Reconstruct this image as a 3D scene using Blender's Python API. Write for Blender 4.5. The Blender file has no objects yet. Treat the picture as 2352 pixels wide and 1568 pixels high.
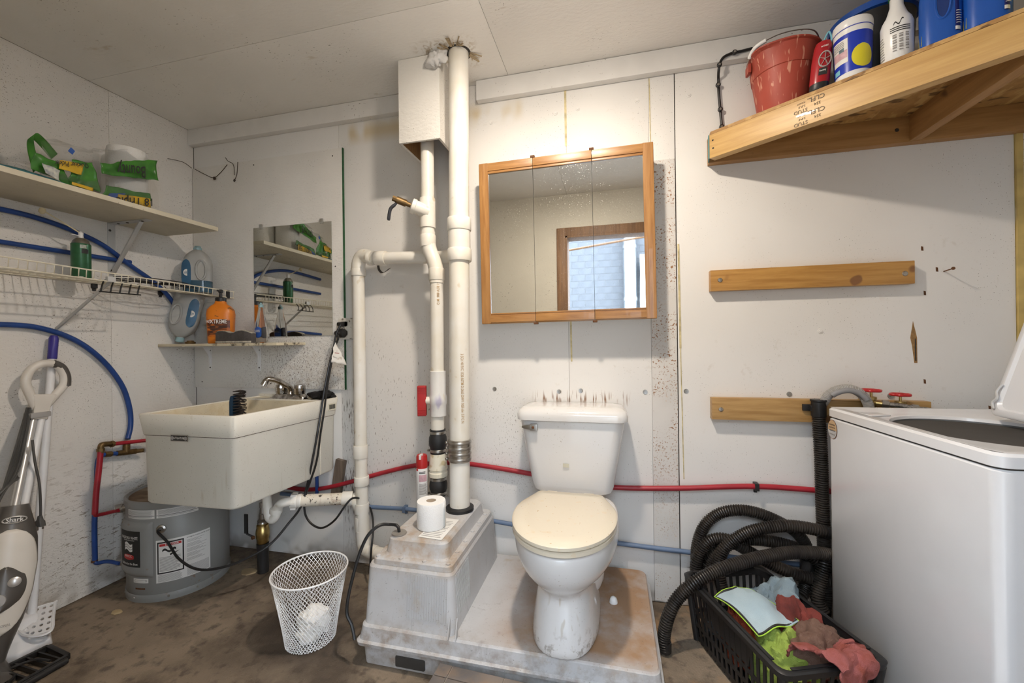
import bpy, bmesh, math, random
from mathutils import Vector as V, Matrix, noise
random.seed(7)
SC = bpy.context.scene
COL = SC.collection
PI = math.pi

# ---------------------------------------------------------------- camera
CAM = V((2.435, -1.952, 1.18)); FOC = 945.0
_y, _p, _r = -0.239790, 0.000539, 0.012273
_f = V((math.sin(_y)*math.cos(_p), math.cos(_y)*math.cos(_p), math.sin(_p)))
_rt = V((math.cos(_y), -math.sin(_y), 0)); _dn = _f.cross(_rt)
RT = _rt*math.cos(_r) + _dn*math.sin(_r); DN = _dn*math.cos(_r) - _rt*math.sin(_r)
cd = bpy.data.cameras.new('camera'); cam = bpy.data.objects.new('camera', cd); COL.objects.link(cam)
cd.sensor_width = 36; cd.sensor_fit = 'HORIZONTAL'; cd.lens = FOC/2352*36; cd.clip_start = .02
cam.matrix_world = Matrix(((RT.x, -DN.x, -_f.x, CAM.x), (RT.y, -DN.y, -_f.y, CAM.y), (RT.z, -DN.z, -_f.z, CAM.z), (0, 0, 0, 1)))
SC.camera = cam

# ---------------------------------------------------------------- sky, exposure
SKY_STRENGTH = 8.0
LAMP_STRENGTH = 730.0
wd = bpy.data.worlds.new('sky'); SC.world = wd; wd.use_nodes = True
bg = wd.node_tree.nodes['Background']; bg.inputs[0].default_value = (.76, .87, 1.0, 1); bg.inputs[1].default_value = SKY_STRENGTH
vs = SC.view_settings; vs.view_transform = 'Standard'; vs.look = 'None'; vs.gamma = 1; vs.use_curve_mapping = False
vs.exposure = 0.56
cy = SC.cycles; cy.max_bounces = 9; cy.diffuse_bounces = 5; cy.glossy_bounces = 4; cy.transmission_bounces = 8; cy.transparent_max_bounces = 8; cy.caustics_reflective = False; cy.caustics_refractive = False; cy.sample_clamp_indirect = 6; cy.use_adaptive_sampling = True; cy.adaptive_threshold = .05; cy.use_light_tree = False; cy.adaptive_min_samples = 16

# survey helpers: a sight line from the camera position cut with a real plane of the room
def ray(px, py):
    return RT*((px-1176)/FOC) + DN*((py-784)/FOC) + _f
def at_y(px, py, y): d = ray(px, py); return CAM + d*((y-CAM.y)/d.y)
def at_x(px, py, x): d = ray(px, py); return CAM + d*((x-CAM.x)/d.x)
def at_z(px, py, z): d = ray(px, py); return CAM + d*((z-CAM.z)/d.z)

# ---------------------------------------------------------------- mesh helpers
def frame(t):
    t = t.normalized(); a = V((0, 0, 1)) if abs(t.z) < .9 else V((1, 0, 0))
    u = t.cross(a).normalized(); return u, t.cross(u).normalized()
def spline(pts, n=8, closed=False):
    P = [V(p) for p in pts]; out = []; m = len(P)
    for i in range(m if closed else m-1):
        if closed: a, b, c, d = P[(i-1) % m], P[i], P[(i+1) % m], P[(i+2) % m]
        else: a, b, c, d = P[max(i-1, 0)], P[i], P[i+1], P[min(i+2, m-1)]
        for k in range(n):
            t = k/n
            out.append(.5*((2*b) + (c-a)*t + (2*a-5*b+4*c-d)*t*t + (3*b-a-3*c+d)*t*t*t))
    if not closed: out.append(P[-1])
    return out
def even(pts, step):
    P = [V(p) for p in pts]; L = [0]
    for a, b in zip(P, P[1:]): L.append(L[-1]+(b-a).length)
    n = max(2, int(L[-1]/step)); out = []; j = 0
    for k in range(n+1):
        s = L[-1]*k/n
        while j < len(L)-2 and L[j+1] < s: j += 1
        t = (s-L[j])/max(1e-9, L[j+1]-L[j]); out.append(P[j].lerp(P[j+1], t))
    return out
class MB:
    def __init__(s): s.v = []; s.f = []
    def add(s, v, f):
        n = len(s.v); s.v += [V(p) for p in v]; s.f += [tuple(i+n for i in q) for q in f]; return s
    def box(s, lo, hi):
        (a, b, c), (d, e, g) = lo, hi
        return s.add([(a,b,c),(d,b,c),(d,e,c),(a,e,c),(a,b,g),(d,b,g),(d,e,g),(a,e,g)],
                     [(0,3,2,1),(4,5,6,7),(0,1,5,4),(1,2,6,5),(2,3,7,6),(3,0,4,7)])
    def obox(s, c, size, ux=(1,0,0), uy=(0,1,0), uz=None):
        c = V(c); ux = V(ux).normalized(); uy = V(uy).normalized(); uz = V(uz).normalized() if uz else ux.cross(uy)
        h = [x/2 for x in size]; m = MB().box((-h[0],-h[1],-h[2]), (h[0],h[1],h[2]))
        return s.add([c+ux*p.x+uy*p.y+uz*p.z for p in m.v], m.f)
    def bar(s, a, b, w, h, up=(0,0,1)):
        a = V(a); b = V(b); t = (b-a); L = t.length; t = t/L; up = V(up); sd = t.cross(up).normalized(); up = sd.cross(t)
        return s.obox((a+b)/2, (L, w, h), t, sd, up)
    def tube(s, pts, r, n=8, cap=True, closed=False):
        P = [V(p) for p in pts]; m = len(P)
        R = r if isinstance(r, (list, tuple)) else [r]*m
        T = []
        for i in range(m):
            if closed: t = P[(i+1) % m]-P[i-1]
            else: t = P[min(i+1, m-1)]-P[max(i-1, 0)]
            T.append(t.normalized() if t.length > 1e-9 else V((0,0,1)))
        u, w = frame(T[0]); v = []
        for i in range(m):
            u = (u-T[i]*u.dot(T[i])).normalized(); w = T[i].cross(u)
            for k in range(n):
                a = 2*PI*k/n; v.append(P[i]+(u*math.cos(a)+w*math.sin(a))*R[i])
        f = []
        for i in range(m if closed else m-1):
            j = (i+1) % m
            for k in range(n): l = (k+1) % n; f.append((i*n+k, i*n+l, j*n+l, j*n+k))
        if cap and not closed: f += [tuple(range(n))[::-1], tuple((m-1)*n+k for k in range(n))]
        return s.add(v, f)
    def loft(s, rings, c0=True, c1=True):
        n = len(rings[0]); v = [p for r in rings for p in r]; f = []
        for i in range(len(rings)-1):
            for k in range(n): l = (k+1) % n; f.append((i*n+k, i*n+l, (i+1)*n+l, (i+1)*n+k))
        if c0: f.append(tuple(range(n))[::-1])
        if c1: f.append(tuple((len(rings)-1)*n+k for k in range(n)))
        return s.add(v, f)
    def lathe(s, prof, c=(0,0,0), n=24, axis=(0,0,1), c0=True, c1=True):
        c = V(c); ax = V(axis).normalized(); u, w = frame(ax)
        return s.loft([[c+ax*h+(u*math.cos(2*PI*k/n)+w*math.sin(2*PI*k/n))*r for k in range(n)] for r, h in prof], c0, c1)
    def prism(s, poly, vec):
        P = [V(p) for p in poly]; n = len(P); q = [p+V(vec) for p in P]
        return s.add(P+q, [tuple(range(n))[::-1], tuple(range(n, 2*n))]+[(i, (i+1) % n, n+(i+1) % n, n+i) for i in range(n)])
    def grid(s, fn, nu, nv, cu=False):
        v = [fn(i/nu, j/nv) for j in range(nv+1) for i in range(nu if cu else nu+1)]; w = nu if cu else nu+1
        f = [(j*w+i, j*w+(i+1) % w if cu else j*w+i+1, (j+1)*w+((i+1) % w if cu else i+1), (j+1)*w+i) for j in range(nv) for i in range(nu)]
        return s.add(v, f)
    def map(s, fn): s.v = [V(fn(p)) for p in s.v]; return s
def rrect(cx, cy, z, hx, hy, r, n=5):
    out = []; r = min(r, hx-1e-4, hy-1e-4)
    for q, (sx, sy) in enumerate(((1,1),(-1,1),(-1,-1),(1,-1))):
        for k in range(n+1):
            a = (q+k/n)*PI/2; out.append(V((cx+sx*(hx-r)+r*math.cos(a), cy+sy*(hy-r)+r*math.sin(a), z)))
    return out
def _text(body, size, align='CENTER'):
    cu = bpy.data.curves.new('t', 'FONT'); cu.body = body; cu.size = size; cu.align_x = align; cu.align_y = 'CENTER'; cu.resolution_u = 2; cu.offset = .012*size
    o = bpy.data.objects.new('t', cu); me = o.to_mesh(); m = MB()
    m.add([v.co.copy() for v in me.vertices], [tuple(p.vertices) for p in me.polygons])
    o.to_mesh_clear(); bpy.data.objects.remove(o); bpy.data.curves.remove(cu); return m
def text_plane(body, size, o, ux, uy, width=None):
    m = _text(body, size); o = V(o); ux = V(ux).normalized(); uy = V(uy).normalized()
    if width and m.v:
        w = max(p.x for p in m.v)-min(p.x for p in m.v)
        for p in m.v: p.x *= width/w
    return m.map(lambda p: o+ux*p.x+uy*p.y)
def text_cyl(body, size, c, r, ang, z, width=None, flip=1, vert=False):
    m = _text(body, size)
    if width and m.v:
        w = max(p.x for p in m.v)-min(p.x for p in m.v); k = width/w
        for p in m.v: p.x *= k
    if vert: m.map(lambda p: V((p.y, -p.x, 0)))
    return m.map(lambda p: V((c[0]+r*math.cos(ang+flip*p.x/r), c[1]+r*math.sin(ang+flip*p.x/r), z+flip*p.y)))
def cylpatch(c, r, a0, a1, z0, z1, n=14):
    return MB().grid(lambda u, v: V((c[0]+r*math.cos(a0+(a1-a0)*u), c[1]+r*math.sin(a0+(a1-a0)*u), z0+(z1-z0)*v)), n, 1)

# ---------------------------------------------------------------- object helpers
WL = {}
def build(name, mb, mat, parent=None, bev=0, angle=38, solid=0, seg=2, flat=False, sub=0, origin=None):
    me = bpy.data.meshes.new(name); me.from_pydata([tuple(p) for p in mb.v], [], mb.f)
    bm = bmesh.new(); bm.from_mesh(me)
    bmesh.ops.recalc_face_normals(bm, faces=bm.faces)
    if bev:
        ed = [e for e in bm.edges if len(e.link_faces) == 2 and e.calc_face_angle(0) > .6]
        bmesh.ops.bevel(bm, geom=ed, offset=bev, segments=seg, profile=.7, affect='EDGES', clamp_overlap=True)
    bm.to_mesh(me); bm.free()
    xs = [v.co for v in me.vertices]
    if parent is not None: org = WL[parent.name]
    elif origin is not None: org = V(origin)
    else:
        lo = [min(p[i] for p in xs) for i in range(3)]; hi = [max(p[i] for p in xs) for i in range(3)]
        org = V(((lo[0]+hi[0])/2, (lo[1]+hi[1])/2, lo[2]))
    for v in me.vertices: v.co -= org
    if not flat:
        for p in me.polygons: p.use_smooth = True
        me.set_sharp_from_angle(angle=math.radians(angle))
    o = bpy.data.objects.new(name, me); COL.objects.link(o)
    if mat: me.materials.append(mat)
    if parent is not None: o.parent = parent; WL[o.name] = org.copy()
    else: o.location = org; WL[o.name] = org.copy()
    if solid:
        md = o.modifiers.new('solid', 'SOLIDIFY'); md.thickness = solid; md.offset = 0
    if sub:
        md = o.modifiers.new('sub', 'SUBSURF'); md.levels = sub; md.render_levels = sub
    return o
def tag(o, label, cat, group=None):
    o['label'] = label; o['category'] = cat
    if group: o['group'] = group
    return o
def thing(name, label, cat, loc, group=None):
    o = bpy.data.objects.new(name, None); COL.objects.link(o); o.location = V(loc); o.empty_display_size = .05
    WL[o.name] = V(loc); return tag(o, label, cat, group)
def struct(name, mb, mat, parent=None, **k):
    o = build(name, mb, mat, parent, **k)
    if parent is None: o['kind'] = 'structure'
    return o

# ---------------------------------------------------------------- materials
MATS = {}
def _nt(name):
    m = bpy.data.materials.new(name); m.use_nodes = True; nt = m.node_tree; b = nt.nodes['Principled BSDF']; return m, nt, b
def _noise(nt, scale, detail=3, stretch=None, rough=.6, dist=0, rot=None):
    tc = nt.nodes.new('ShaderNodeTexCoord'); n = nt.nodes.new('ShaderNodeTexNoise')
    n.inputs['Scale'].default_value = scale; n.inputs['Detail'].default_value = detail; n.inputs['Roughness'].default_value = rough; n.inputs['Distortion'].default_value = dist
    if stretch or rot:
        mp = nt.nodes.new('ShaderNodeMapping'); mp.inputs['Scale'].default_value = stretch or (1,1,1)
        if rot: mp.inputs['Rotation'].default_value = rot
        nt.links.new(tc.outputs['Object'], mp.inputs[0]); nt.links.new(mp.outputs[0], n.inputs['Vector'])
    else: nt.links.new(tc.outputs['Object'], n.inputs['Vector'])
    return n.outputs['Fac']
def _ramp(nt, src, lo, hi):
    r = nt.nodes.new('ShaderNodeMapRange'); r.clamp = True
    for i, v in ((1, lo), (2, hi), (3, 0), (4, 1)): r.inputs[i].default_value = v
    nt.links.new(src, r.inputs[0]); return r.outputs[0]
def _mul(nt, a, b):
    n = nt.nodes.new('ShaderNodeMath'); n.operation = 'MULTIPLY'
    for i, x in ((0, a), (1, b)):
        if isinstance(x, (int, float)): n.inputs[i].default_value = x
        else: nt.links.new(x, n.inputs[i])
    return n.outputs[0]
def _mix(nt, fac, a, b):
    n = nt.nodes.new('ShaderNodeMix'); n.data_type = 'RGBA'
    for i, x in ((0, fac), (6, a), (7, b)):
        if isinstance(x, (int, float)): n.inputs[i].default_value = x
        elif isinstance(x, (tuple, list)): n.inputs[i].default_value = (*x, 1)
        else: nt.links.new(x, n.inputs[i])
    return n.outputs[2]
def _boxmask(nt, lo, hi, soft):
    """soft box in world position: where a stain of its own shape sits"""
    g = nt.nodes.new('ShaderNodeNewGeometry'); sx = nt.nodes.new('ShaderNodeSeparateXYZ'); nt.links.new(g.outputs['Position'], sx.inputs[0]); f = None
    for i in range(3):
        if lo[i] is None: continue
        s = soft[i] if isinstance(soft, (tuple, list)) else soft
        a = _ramp(nt, sx.outputs[i], lo[i]-s, lo[i]+s); b = _ramp(nt, sx.outputs[i], hi[i]+s, hi[i]-s)
        m = _mul(nt, a, b); f = m if f is None else _mul(nt, f, m)
    return f
def mat(name, col, rough=.5, metal=0., var=.06, vs=9., bump=0., bs=120., bstretch=None, stains=(), spec=.5, trans=0., ior=1.45, coat=0., emit=None, dark=None, alpha=1., sss=0.):
    if name in MATS: return MATS[name]
    m, nt, b = _nt(name); dk = dark or tuple(c*(1-2.2*var) for c in col)
    c = _mix(nt, _ramp(nt, _noise(nt, vs, 2), .35, .7), col, dk)
    for s in stains:
        f = _ramp(nt, _noise(nt, s['scale'], s.get('detail', 1), s.get('stretch'), dist=s.get('dist', 0), rot=s.get('rot')), s['lo'], s['hi'])
        if 'mscale' in s: f = _mul(nt, f, _ramp(nt, _noise(nt, s['mscale'], 1), s['mlo'], s['mhi']))
        if 'box' in s: f = _mul(nt, f, _boxmask(nt, *s['box']))
        c = _mix(nt, _mul(nt, f, s.get('amt', 1.)), c, s['col'])
    nt.links.new(c, b.inputs['Base Color'])
    b.inputs['Roughness'].default_value = rough; b.inputs['Metallic'].default_value = metal; b.inputs['Specular IOR Level'].default_value = spec
    b.inputs['Transmission Weight'].default_value = trans; b.inputs['IOR'].default_value = ior; b.inputs['Coat Weight'].default_value = coat; b.inputs['Alpha'].default_value = alpha
    if sss: b.inputs['Subsurface Weight'].default_value = sss; b.inputs['Subsurface Radius'].default_value = (.01, .01, .01)
    if emit: b.inputs['Emission Color'].default_value = (*col, 1); b.inputs['Emission Strength'].default_value = emit
    if bump:
        bp = nt.nodes.new('ShaderNodeBump'); bp.inputs['Strength'].default_value = bump; bp.inputs['Distance'].default_value = .004
        nt.links.new(_noise(nt, bs, 2, bstretch), bp.inputs['Height']); nt.links.new(bp.outputs[0], b.inputs['Normal'])
    MATS[name] = m; return m
def wood(name, c1, c2, axis=0, rough=.55, scale=14, knots=None, coat=0, turn=0):
    if name in MATS: return MATS[name]
    st = [1.0, 1.0, 1.0]; st[axis] = .07
    m, nt, b = _nt(name)
    g = _noise(nt, scale*5, 5, tuple(st), dist=.6); g2 = _noise(nt, scale*1.6, 3, tuple(st), dist=.8)
    if turn:
        for nd in [n for n in nt.nodes if n.type == 'MAPPING']:
            src = nd.inputs[0].links[0].from_socket; vr = nt.nodes.new('ShaderNodeVectorRotate'); vr.rotation_type = 'Z_AXIS'; vr.inputs['Angle'].default_value = turn
            nt.links.new(src, vr.inputs[0]); nt.links.new(vr.outputs[0], nd.inputs[0])
    c = _mix(nt, _ramp(nt, g, .38, .68), c1, c2); c = _mix(nt, _mul(nt, _ramp(nt, g2, .45, .7), .35), c, tuple(x*.8 for x in c2))
    if knots:
        k = _ramp(nt, _noise(nt, 9, 1), .73, .77); c = _mix(nt, _mul(nt, k, .8), c, knots)
    nt.links.new(c, b.inputs['Base Color']); b.inputs['Roughness'].default_value = rough; b.inputs['Coat Weight'].default_value = coat
    bp = nt.nodes.new('ShaderNodeBump'); bp.inputs['Strength'].default_value = .12; bp.inputs['Distance'].default_value = .002
    nt.links.new(g, bp.inputs['Height']); nt.links.new(bp.outputs[0], b.inputs['Normal'])
    MATS[name] = m; return m

DIRT = (.10, .075, .05)
SCUFF = dict(scale=30, lo=.62, hi=.74, col=(.42,.35,.26), amt=.25, detail=4, mscale=2.5, mlo=.5, mhi=.7)
W_BASE = [SCUFF,
    dict(scale=190, lo=.70, hi=.73, col=DIRT, amt=.75, mscale=4, mlo=.45, mhi=.6),
    dict(scale=11, lo=.42, hi=.6, col=(.17,.13,.09), amt=.75, box=((None,None,-.1),(None,None,.06),.05))]
W_SPLASH = [dict(scale=120, lo=.56, hi=.64, col=(.13,.10,.075), amt=.85, stretch=(1,1,.14), detail=2, box=((.98,None,.15),(1.13,None,.95),(.05,.1,.15)), mscale=9, mlo=.36, mhi=.5),
    dict(scale=150, lo=.665, hi=.70, col=(.16,.13,.10), amt=.85, stretch=(1,1,.25), rot=(0,.35,0), detail=1, box=((1.0,None,.25),(1.72,None,1.15),(.1,.1,.25)), mscale=4, mlo=.36, mhi=.48),
    dict(scale=190, lo=.63, hi=.68, col=(.24,.21,.18), amt=.8, stretch=(1,1,.5), detail=1, box=((1.80,None,.45),(2.05,None,.90),.1), mscale=7, mlo=.42, mhi=.55),
    dict(scale=95, lo=.56, hi=.64, col=(.22,.11,.05), amt=.9, stretch=(1,1,.10), detail=1, box=((2.07,None,.885),(2.50,None,.930),(.02,.1,.022))),
    dict(scale=9, lo=.40, hi=.55, col=(.60,.48,.28), amt=.75, stretch=(1,1,.5), box=((1.02,None,2.27),(2.02,None,2.35),(.02,.1,.03)))]
m_wall = mat('paint_white_plywood', (.77,.755,.73), .55, var=.03, vs=2, stains=W_BASE)
m_wallm = mat('paint_white_plywood_splashed', (.77,.755,.73), .55, var=.03, vs=2, stains=W_BASE+W_SPLASH)
m_osb = mat('paint_white_osb', (.75,.725,.685), .6, var=.03, vs=3, bump=.55, bs=95, bstretch=(1,.45,1), stains=[SCUFF,
    dict(scale=170, lo=.675, hi=.70, col=DIRT, amt=.8, stretch=(1,.5,1), rot=(.7,0,0), detail=1, mscale=3.5, mlo=.46, mhi=.62), dict(scale=130, lo=.68, hi=.74, col=(.40,.31,.20), amt=.6, stretch=(1,1,.4), rot=(-.5,0,0), detail=2, mscale=5, mlo=.45, mhi=.6),
    dict(scale=220, lo=.69, hi=.72, col=DIRT, amt=.7, mscale=4, mlo=.4, mhi=.6),
    dict(scale=10, lo=.42, hi=.6, col=(.20,.15,.10), amt=.8, box=((-.1,None,-.1),(.1,None,.07),.06)),
    dict(scale=85, lo=.57, hi=.63, col=(.20,.15,.10), amt=.85, stretch=(1,.35,1), rot=(.8,0,0), detail=3, box=((-.1,-.75,.0),(.1,.1,.55),(.1,.2,.25)), mscale=6, mlo=.38, mhi=.5)])
m_panel = mat('paint_osb_splashed', (.74,.72,.68), .58, var=.03, vs=4, bump=.55, bs=95, bstretch=(.5,1,1), stains=[
    dict(scale=150, lo=.60, hi=.65, col=(.10,.07,.05), amt=.9, stretch=(1,1,.40), detail=2, box=((.55,None,.85),(1.1,None,1.16),(.14,.1,.10))),
    dict(scale=240, lo=.635, hi=.67, col=(.10,.07,.05), amt=.85, stretch=(1,1,.6), detail=1, box=((.40,None,.80),(1.1,None,1.28),(.2,.1,.16))),
    dict(scale=30, lo=.42, hi=.70, col=(.46,.38,.29), amt=.6, detail=5, box=((.60,None,.85),(1.1,None,1.10),.14)),
    dict(scale=170, lo=.69, hi=.72, col=DIRT, amt=.75, mscale=4, mlo=.40, mhi=.6)])
m_ceil = mat('paint_ceiling_osb', (.87,.845,.80), .62, var=.03, vs=2.5, bump=.45, bs=80, bstretch=(.5,1,1), stains=[
    dict(scale=150, lo=.70, hi=.74, col=(.15,.12,.09), amt=.7, stretch=(.6,1,1), mscale=3, mlo=.5, mhi=.65),
    dict(scale=5, lo=.66, hi=.74, col=(.50,.40,.27), amt=.45, stretch=(1,3,1), detail=4),
    dict(scale=30, lo=.50, hi=.58, col=(.42,.32,.20), amt=.8, detail=5, dist=1.0, box=((1.62,-.32,None),(1.86,-.15,None),.03)),])
m_gap = mat('dark_gap', (.05,.045,.04), .9)
m_white = mat('white_gloss', (.80,.80,.79), .3, var=.02)
m_black = mat('black_plastic', (.018,.018,.019), .42, var=.1)
m_steel = mat('screw_steel', (.45,.43,.40), .35, 1, var=.1)
m_chrome = mat('chrome', (.62,.60,.57), .18, 1, var=.1, vs=60, dark=(.22,.20,.18))
m_brass = mat('brass', (.55,.40,.16), .35, 1, var=.15, vs=40)
m_brassd = mat('tarnished_brass', (.22,.14,.06), .5, .8, var=.2, vs=60)
m_rusty = mat('rusty_iron', (.16,.07,.03), .8, .2, var=.2, vs=80)

# ---------------------------------------------------------------- room shell
fl = mat('concrete_floor', (.25,.195,.140), .75, var=.10, vs=5, bump=.6, bs=130, dark=(.175,.135,.095), stains=[
    dict(scale=3.2, lo=.48, hi=.62, col=(.075,.055,.038), amt=.85, detail=6),
    dict(scale=22, lo=.52, hi=.66, col=(.060,.045,.033), amt=.7, detail=8),
    dict(scale=260, lo=.72, hi=.76, col=(.45,.38,.29), amt=.6),
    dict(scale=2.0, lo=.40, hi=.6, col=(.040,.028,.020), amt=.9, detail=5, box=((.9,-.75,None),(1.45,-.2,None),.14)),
    dict(scale=7, lo=.5, hi=.65, col=(.40,.24,.12), amt=.6, detail=5, box=((2.45,-.9,None),(4.1,.1,None),.12))])
struct('floor', MB().box((-.1,-1.99,-.1), (4.1,.1,0)), fl)
wl = struct('wall_left', MB().box((-.1,-1.99,0), (-.006,.1,2.5)), m_gap)
for y0, y1 in ((-.4285,-.0015), (-1.88,-.4295)): build('wall_panel', MB().box((-.006,y0,.003), (0,y1,2.46)), m_osb, wl, bev=.001)
wb = struct('wall_back', MB().box((-.1,.006,0), (4.1,.1,2.5)), m_gap)
for x0, x1 in ((.0015,1.0), (1.001,2.2335), (2.2345,2.6045), (2.6055,2.7135), (2.7175,3.909)):
    build('wall_panel', MB().box((x0,0,.003), (x1,.006,2.46)), m_wallm if 1 < x0 < 2.5 else m_wall, wb, bev=.0008)
m_rust = mat('rust_specked_metal', (.66,.64,.61), .55, 0, var=.05, vs=6, stains=[
    dict(scale=130, lo=.585, hi=.64, col=(.26,.105,.025), amt=.95, detail=2, mscale=8, mlo=.40, mhi=.55, box=((None,None,.5),(None,None,2.2),.3)), dict(scale=190, lo=.68, hi=.72, col=(.26,.11,.03), amt=.8, detail=1, mscale=5, mlo=.5, mhi=.65),
    dict(scale=90, lo=.60, hi=.72, col=(.56,.30,.09), amt=.75, detail=3, mscale=6, mlo=.42, mhi=.6)])
build('rusted_flashing', MB().box((2.607,-.003,.01), (2.7125,.0,1.985)), m_rust, wb)
m_yel = mat('bare_yellow_wood', (.62,.46,.16), .6, var=.15, vs=12, stains=[dict(scale=20, lo=.6, hi=.7, col=(.78,.72,.55), amt=.8, stretch=(1,1,.2))])
build('wood_strip', MB().box((3.911,-.008,0), (3.931,.006,2.46)), m_yel, wb)
build('rusted_flashing', MB().box((3.933,-.004,0), (4.0,.006,2.46)), m_rust, wb)
m_seal = mat('yellowed_sealant', (.70,.60,.34), .5, var=.2, vs=30)
for (px0, py0, px1, py1, w) in ((1298,205,1300,335,.010), (1311,738,1313,830,.008), (1491,180,1494,330,.004), (1558,560,1563,800,.008), (1563,800,1571,1100,.004)):
    a = at_y(px0,py0,-.001); b = at_y(px1,py1,-.001); build('sealant_bead', MB().bar(a, b, .002, w, up=(1,0,0)), m_seal, wb)
struct('wall_right', MB().box((4.0,-1.99,0), (4.1,.1,2.5)), m_osb)
DX0, DX1, DZ = 2.045, 2.865, 2.095
wf = MB().box((-.1,-2.0,0), (DX0,-1.88,2.5)).box((DX1,-2.0,0), (4.1,-1.88,2.5)).box((DX0,-2.0,DZ), (DX1,-1.88,2.5))
m_front = mat('cream_wall', (.62,.585,.50), .6, var=.03, vs=3, bump=.3, bs=60, stains=[dict(scale=90, lo=.71, hi=.75, col=DIRT, amt=.8, mscale=4, mlo=.45, mhi=.6), SCUFF])
struct('wall_front', wf, m_front)
m_brown = wood('brown_door_casing', (.24,.125,.055), (.14,.07,.03), 2)
dr = MB().box((DX0-.075,-1.88,0), (DX0,-1.862,DZ+.07)).box((DX1,-1.88,0), (DX1+.075,-1.862,DZ+.07)).box((DX0,-1.88,DZ), (DX1,-1.862,DZ+.07))
dr.box((DX0,-2.01,0), (DX0+.018,-1.862,DZ)).box((DX1-.018,-2.01,0), (DX1,-1.862,DZ)).box((DX0,-2.01,DZ-.018), (DX1,-1.862,DZ))
struct('door_1', dr, m_brown, bev=.002)
ce = struct('ceiling', MB().box((-.1,-1.99,2.464), (4.1,.1,2.56)), m_gap)
for lo, hi in (((.002,-1.88),(2.06,-.5108)), ((2.0615,-1.88),(4.0,-.5108)), ((.002,-.5092),(1.962,-.0005)), ((1.9635,-.5092),(4.0,-.0005))):
    build('ceiling_panel', MB().box((*lo,2.46), (*hi,2.464)), m_ceil, ce, bev=.0006)
m_trim = mat('paint_trim', (.76,.745,.72), .5, var=.03, stains=[dict(scale=90, lo=.70, hi=.75, col=DIRT, amt=.7, mscale=5, mlo=.5, mhi=.65)])
struct('trim_1', MB().box((.002,-.036,2.368), (1.70,0,2.459)), m_trim, bev=.004)
struct('trim_2', MB().box((1.80,-.036,2.362), (3.99,0,2.459)), m_trim, bev=.006)

# outside, seen in the cabinet mirror through the doorway
m_grd = mat('outside_concrete', (.25,.245,.235), .8, var=.1, vs=2)
struct('floor_outside', MB().box((-6,-14,-.12), (10,-1.99,-.02)), m_grd)
m_mort = mat('mortar', (.21,.21,.21), .8)
m_blk = mat('concrete_block', (.115,.122,.135), .8, var=.10, vs=3, bump=.3, bs=60)
wo = struct('wall_outside', MB().box((-4,-11.5,-.1), (9,-11.31,6)), m_mort)
bm0 = MB().box((0,0,0), (.394,.012,.191)); first = None
for r in range(20):
    for c in range(13):
        x = -.6+c*.406+(.203 if r % 2 else 0); z = 1.22+r*.203
        if first is None:
            first = build('block', MB().box((x,-11.31,z), (x+.394,-11.298,z+.191)), m_blk, wo); fx, fz = x, z
        else:
            o = first.copy(); COL.objects.link(o); o.parent = wo; o.location = (x-fx, 0, z-fz)
m_galv = mat('galvanized_duct', (.42,.44,.46), .3, .9, var=.1, vs=4)
t = thing('exhaust_duct', 'big silver duct pipe outside the doorway, reflected in the cabinet mirror', 'duct', (2.96,-11.0,-.02))
build('pipe', MB().lathe([(.19,-.02),(.19,6)], (2.96,-11,0), 32), m_galv, t)
for z in (2.35,3.9): build('band', MB().lathe([(.21,0),(.21,.1)], (2.96,-11,z), 32), m_galv, t)
tag(build('white_panel_door', MB().box((3.25,-11.05,-.02), (5.2,-10.95,3.7)).box((3.3,-10.95,.1),(5.15,-10.93,3.6)), m_white), 'white panel beside the duct, reflected in the cabinet mirror', 'panel')
tag(build('brown_rod', MB().tube([(1.4,-2.9,2.13),(3.4,-2.9,2.36)], .012, 8).tube([(1.4,-2.9,2.13),(1.4,-2.9,-.02)], .012, 8).tube([(3.4,-2.9,2.36),(3.4,-2.9,-.02)], .012, 8), m_brown), 'thin brown rod crossing the doorway, reflected in the cabinet mirror', 'rod')

# small ceiling lamp above the toilet, just out of view
t = thing('ceiling_light', 'small round white ceiling lamp lit above the toilet, just out of view', 'lamp', (2.22,-.88,2.40))
build('housing', MB().lathe([(.075,2.46),(.075,2.43),(.066,2.418),(.056,2.416)], (2.22,-.88,0), 28), m_white, t)
m_bulb, nt, b = _nt('lit_bulb'); b.inputs['Emission Color'].default_value = (1,.875,.735,1); b.inputs['Emission Strength'].default_value = LAMP_STRENGTH; b.inputs['Base Color'].default_value = (1,1,1,1)
build('diffuser', MB().lathe([(.056,2.417),(.052,2.412),(.034,2.409),(.012,2.408)], (2.22,-.88,0), 14), m_bulb, t)

# ================================================================ left wall
m_shelf = mat('cream_shelf_board', (.66,.60,.46), .5, var=.06, vs=6, stains=[dict(scale=60, lo=.7, hi=.75, col=(.3,.24,.15), amt=.5)])
m_brk = mat('grey_bracket_steel', (.55,.55,.54), .45, .3, var=.06)
t = thing('wall_shelf', 'long cream shelf board on a grey steel bracket high on the left wall', 'shelf', (.18,-.8,1.797))
build('board', MB().box((.002,-1.5,1.797), (.37,-.166,1.818)), m_shelf, t, bev=.0015)
b_ = build('bracket', MB().box((.0005,-.441,1.50), (.004,-.409,1.797)).box((.0005,-.441,1.7925), (.25,-.409,1.7965)).bar((.20,-.425,1.791), (.006,-.425,1.54), .018, .008, up=(1,0,1)), m_brk, t, bev=.001)
for p in ((.004,-.432,1.76), (.004,-.432,1.62), (.004,-.425,1.56)): build('screw', MB().lathe([(.006,0),(.005,.002),(.001,.003)], p, 10, (1,0,0)), m_gap, b_)
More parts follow.
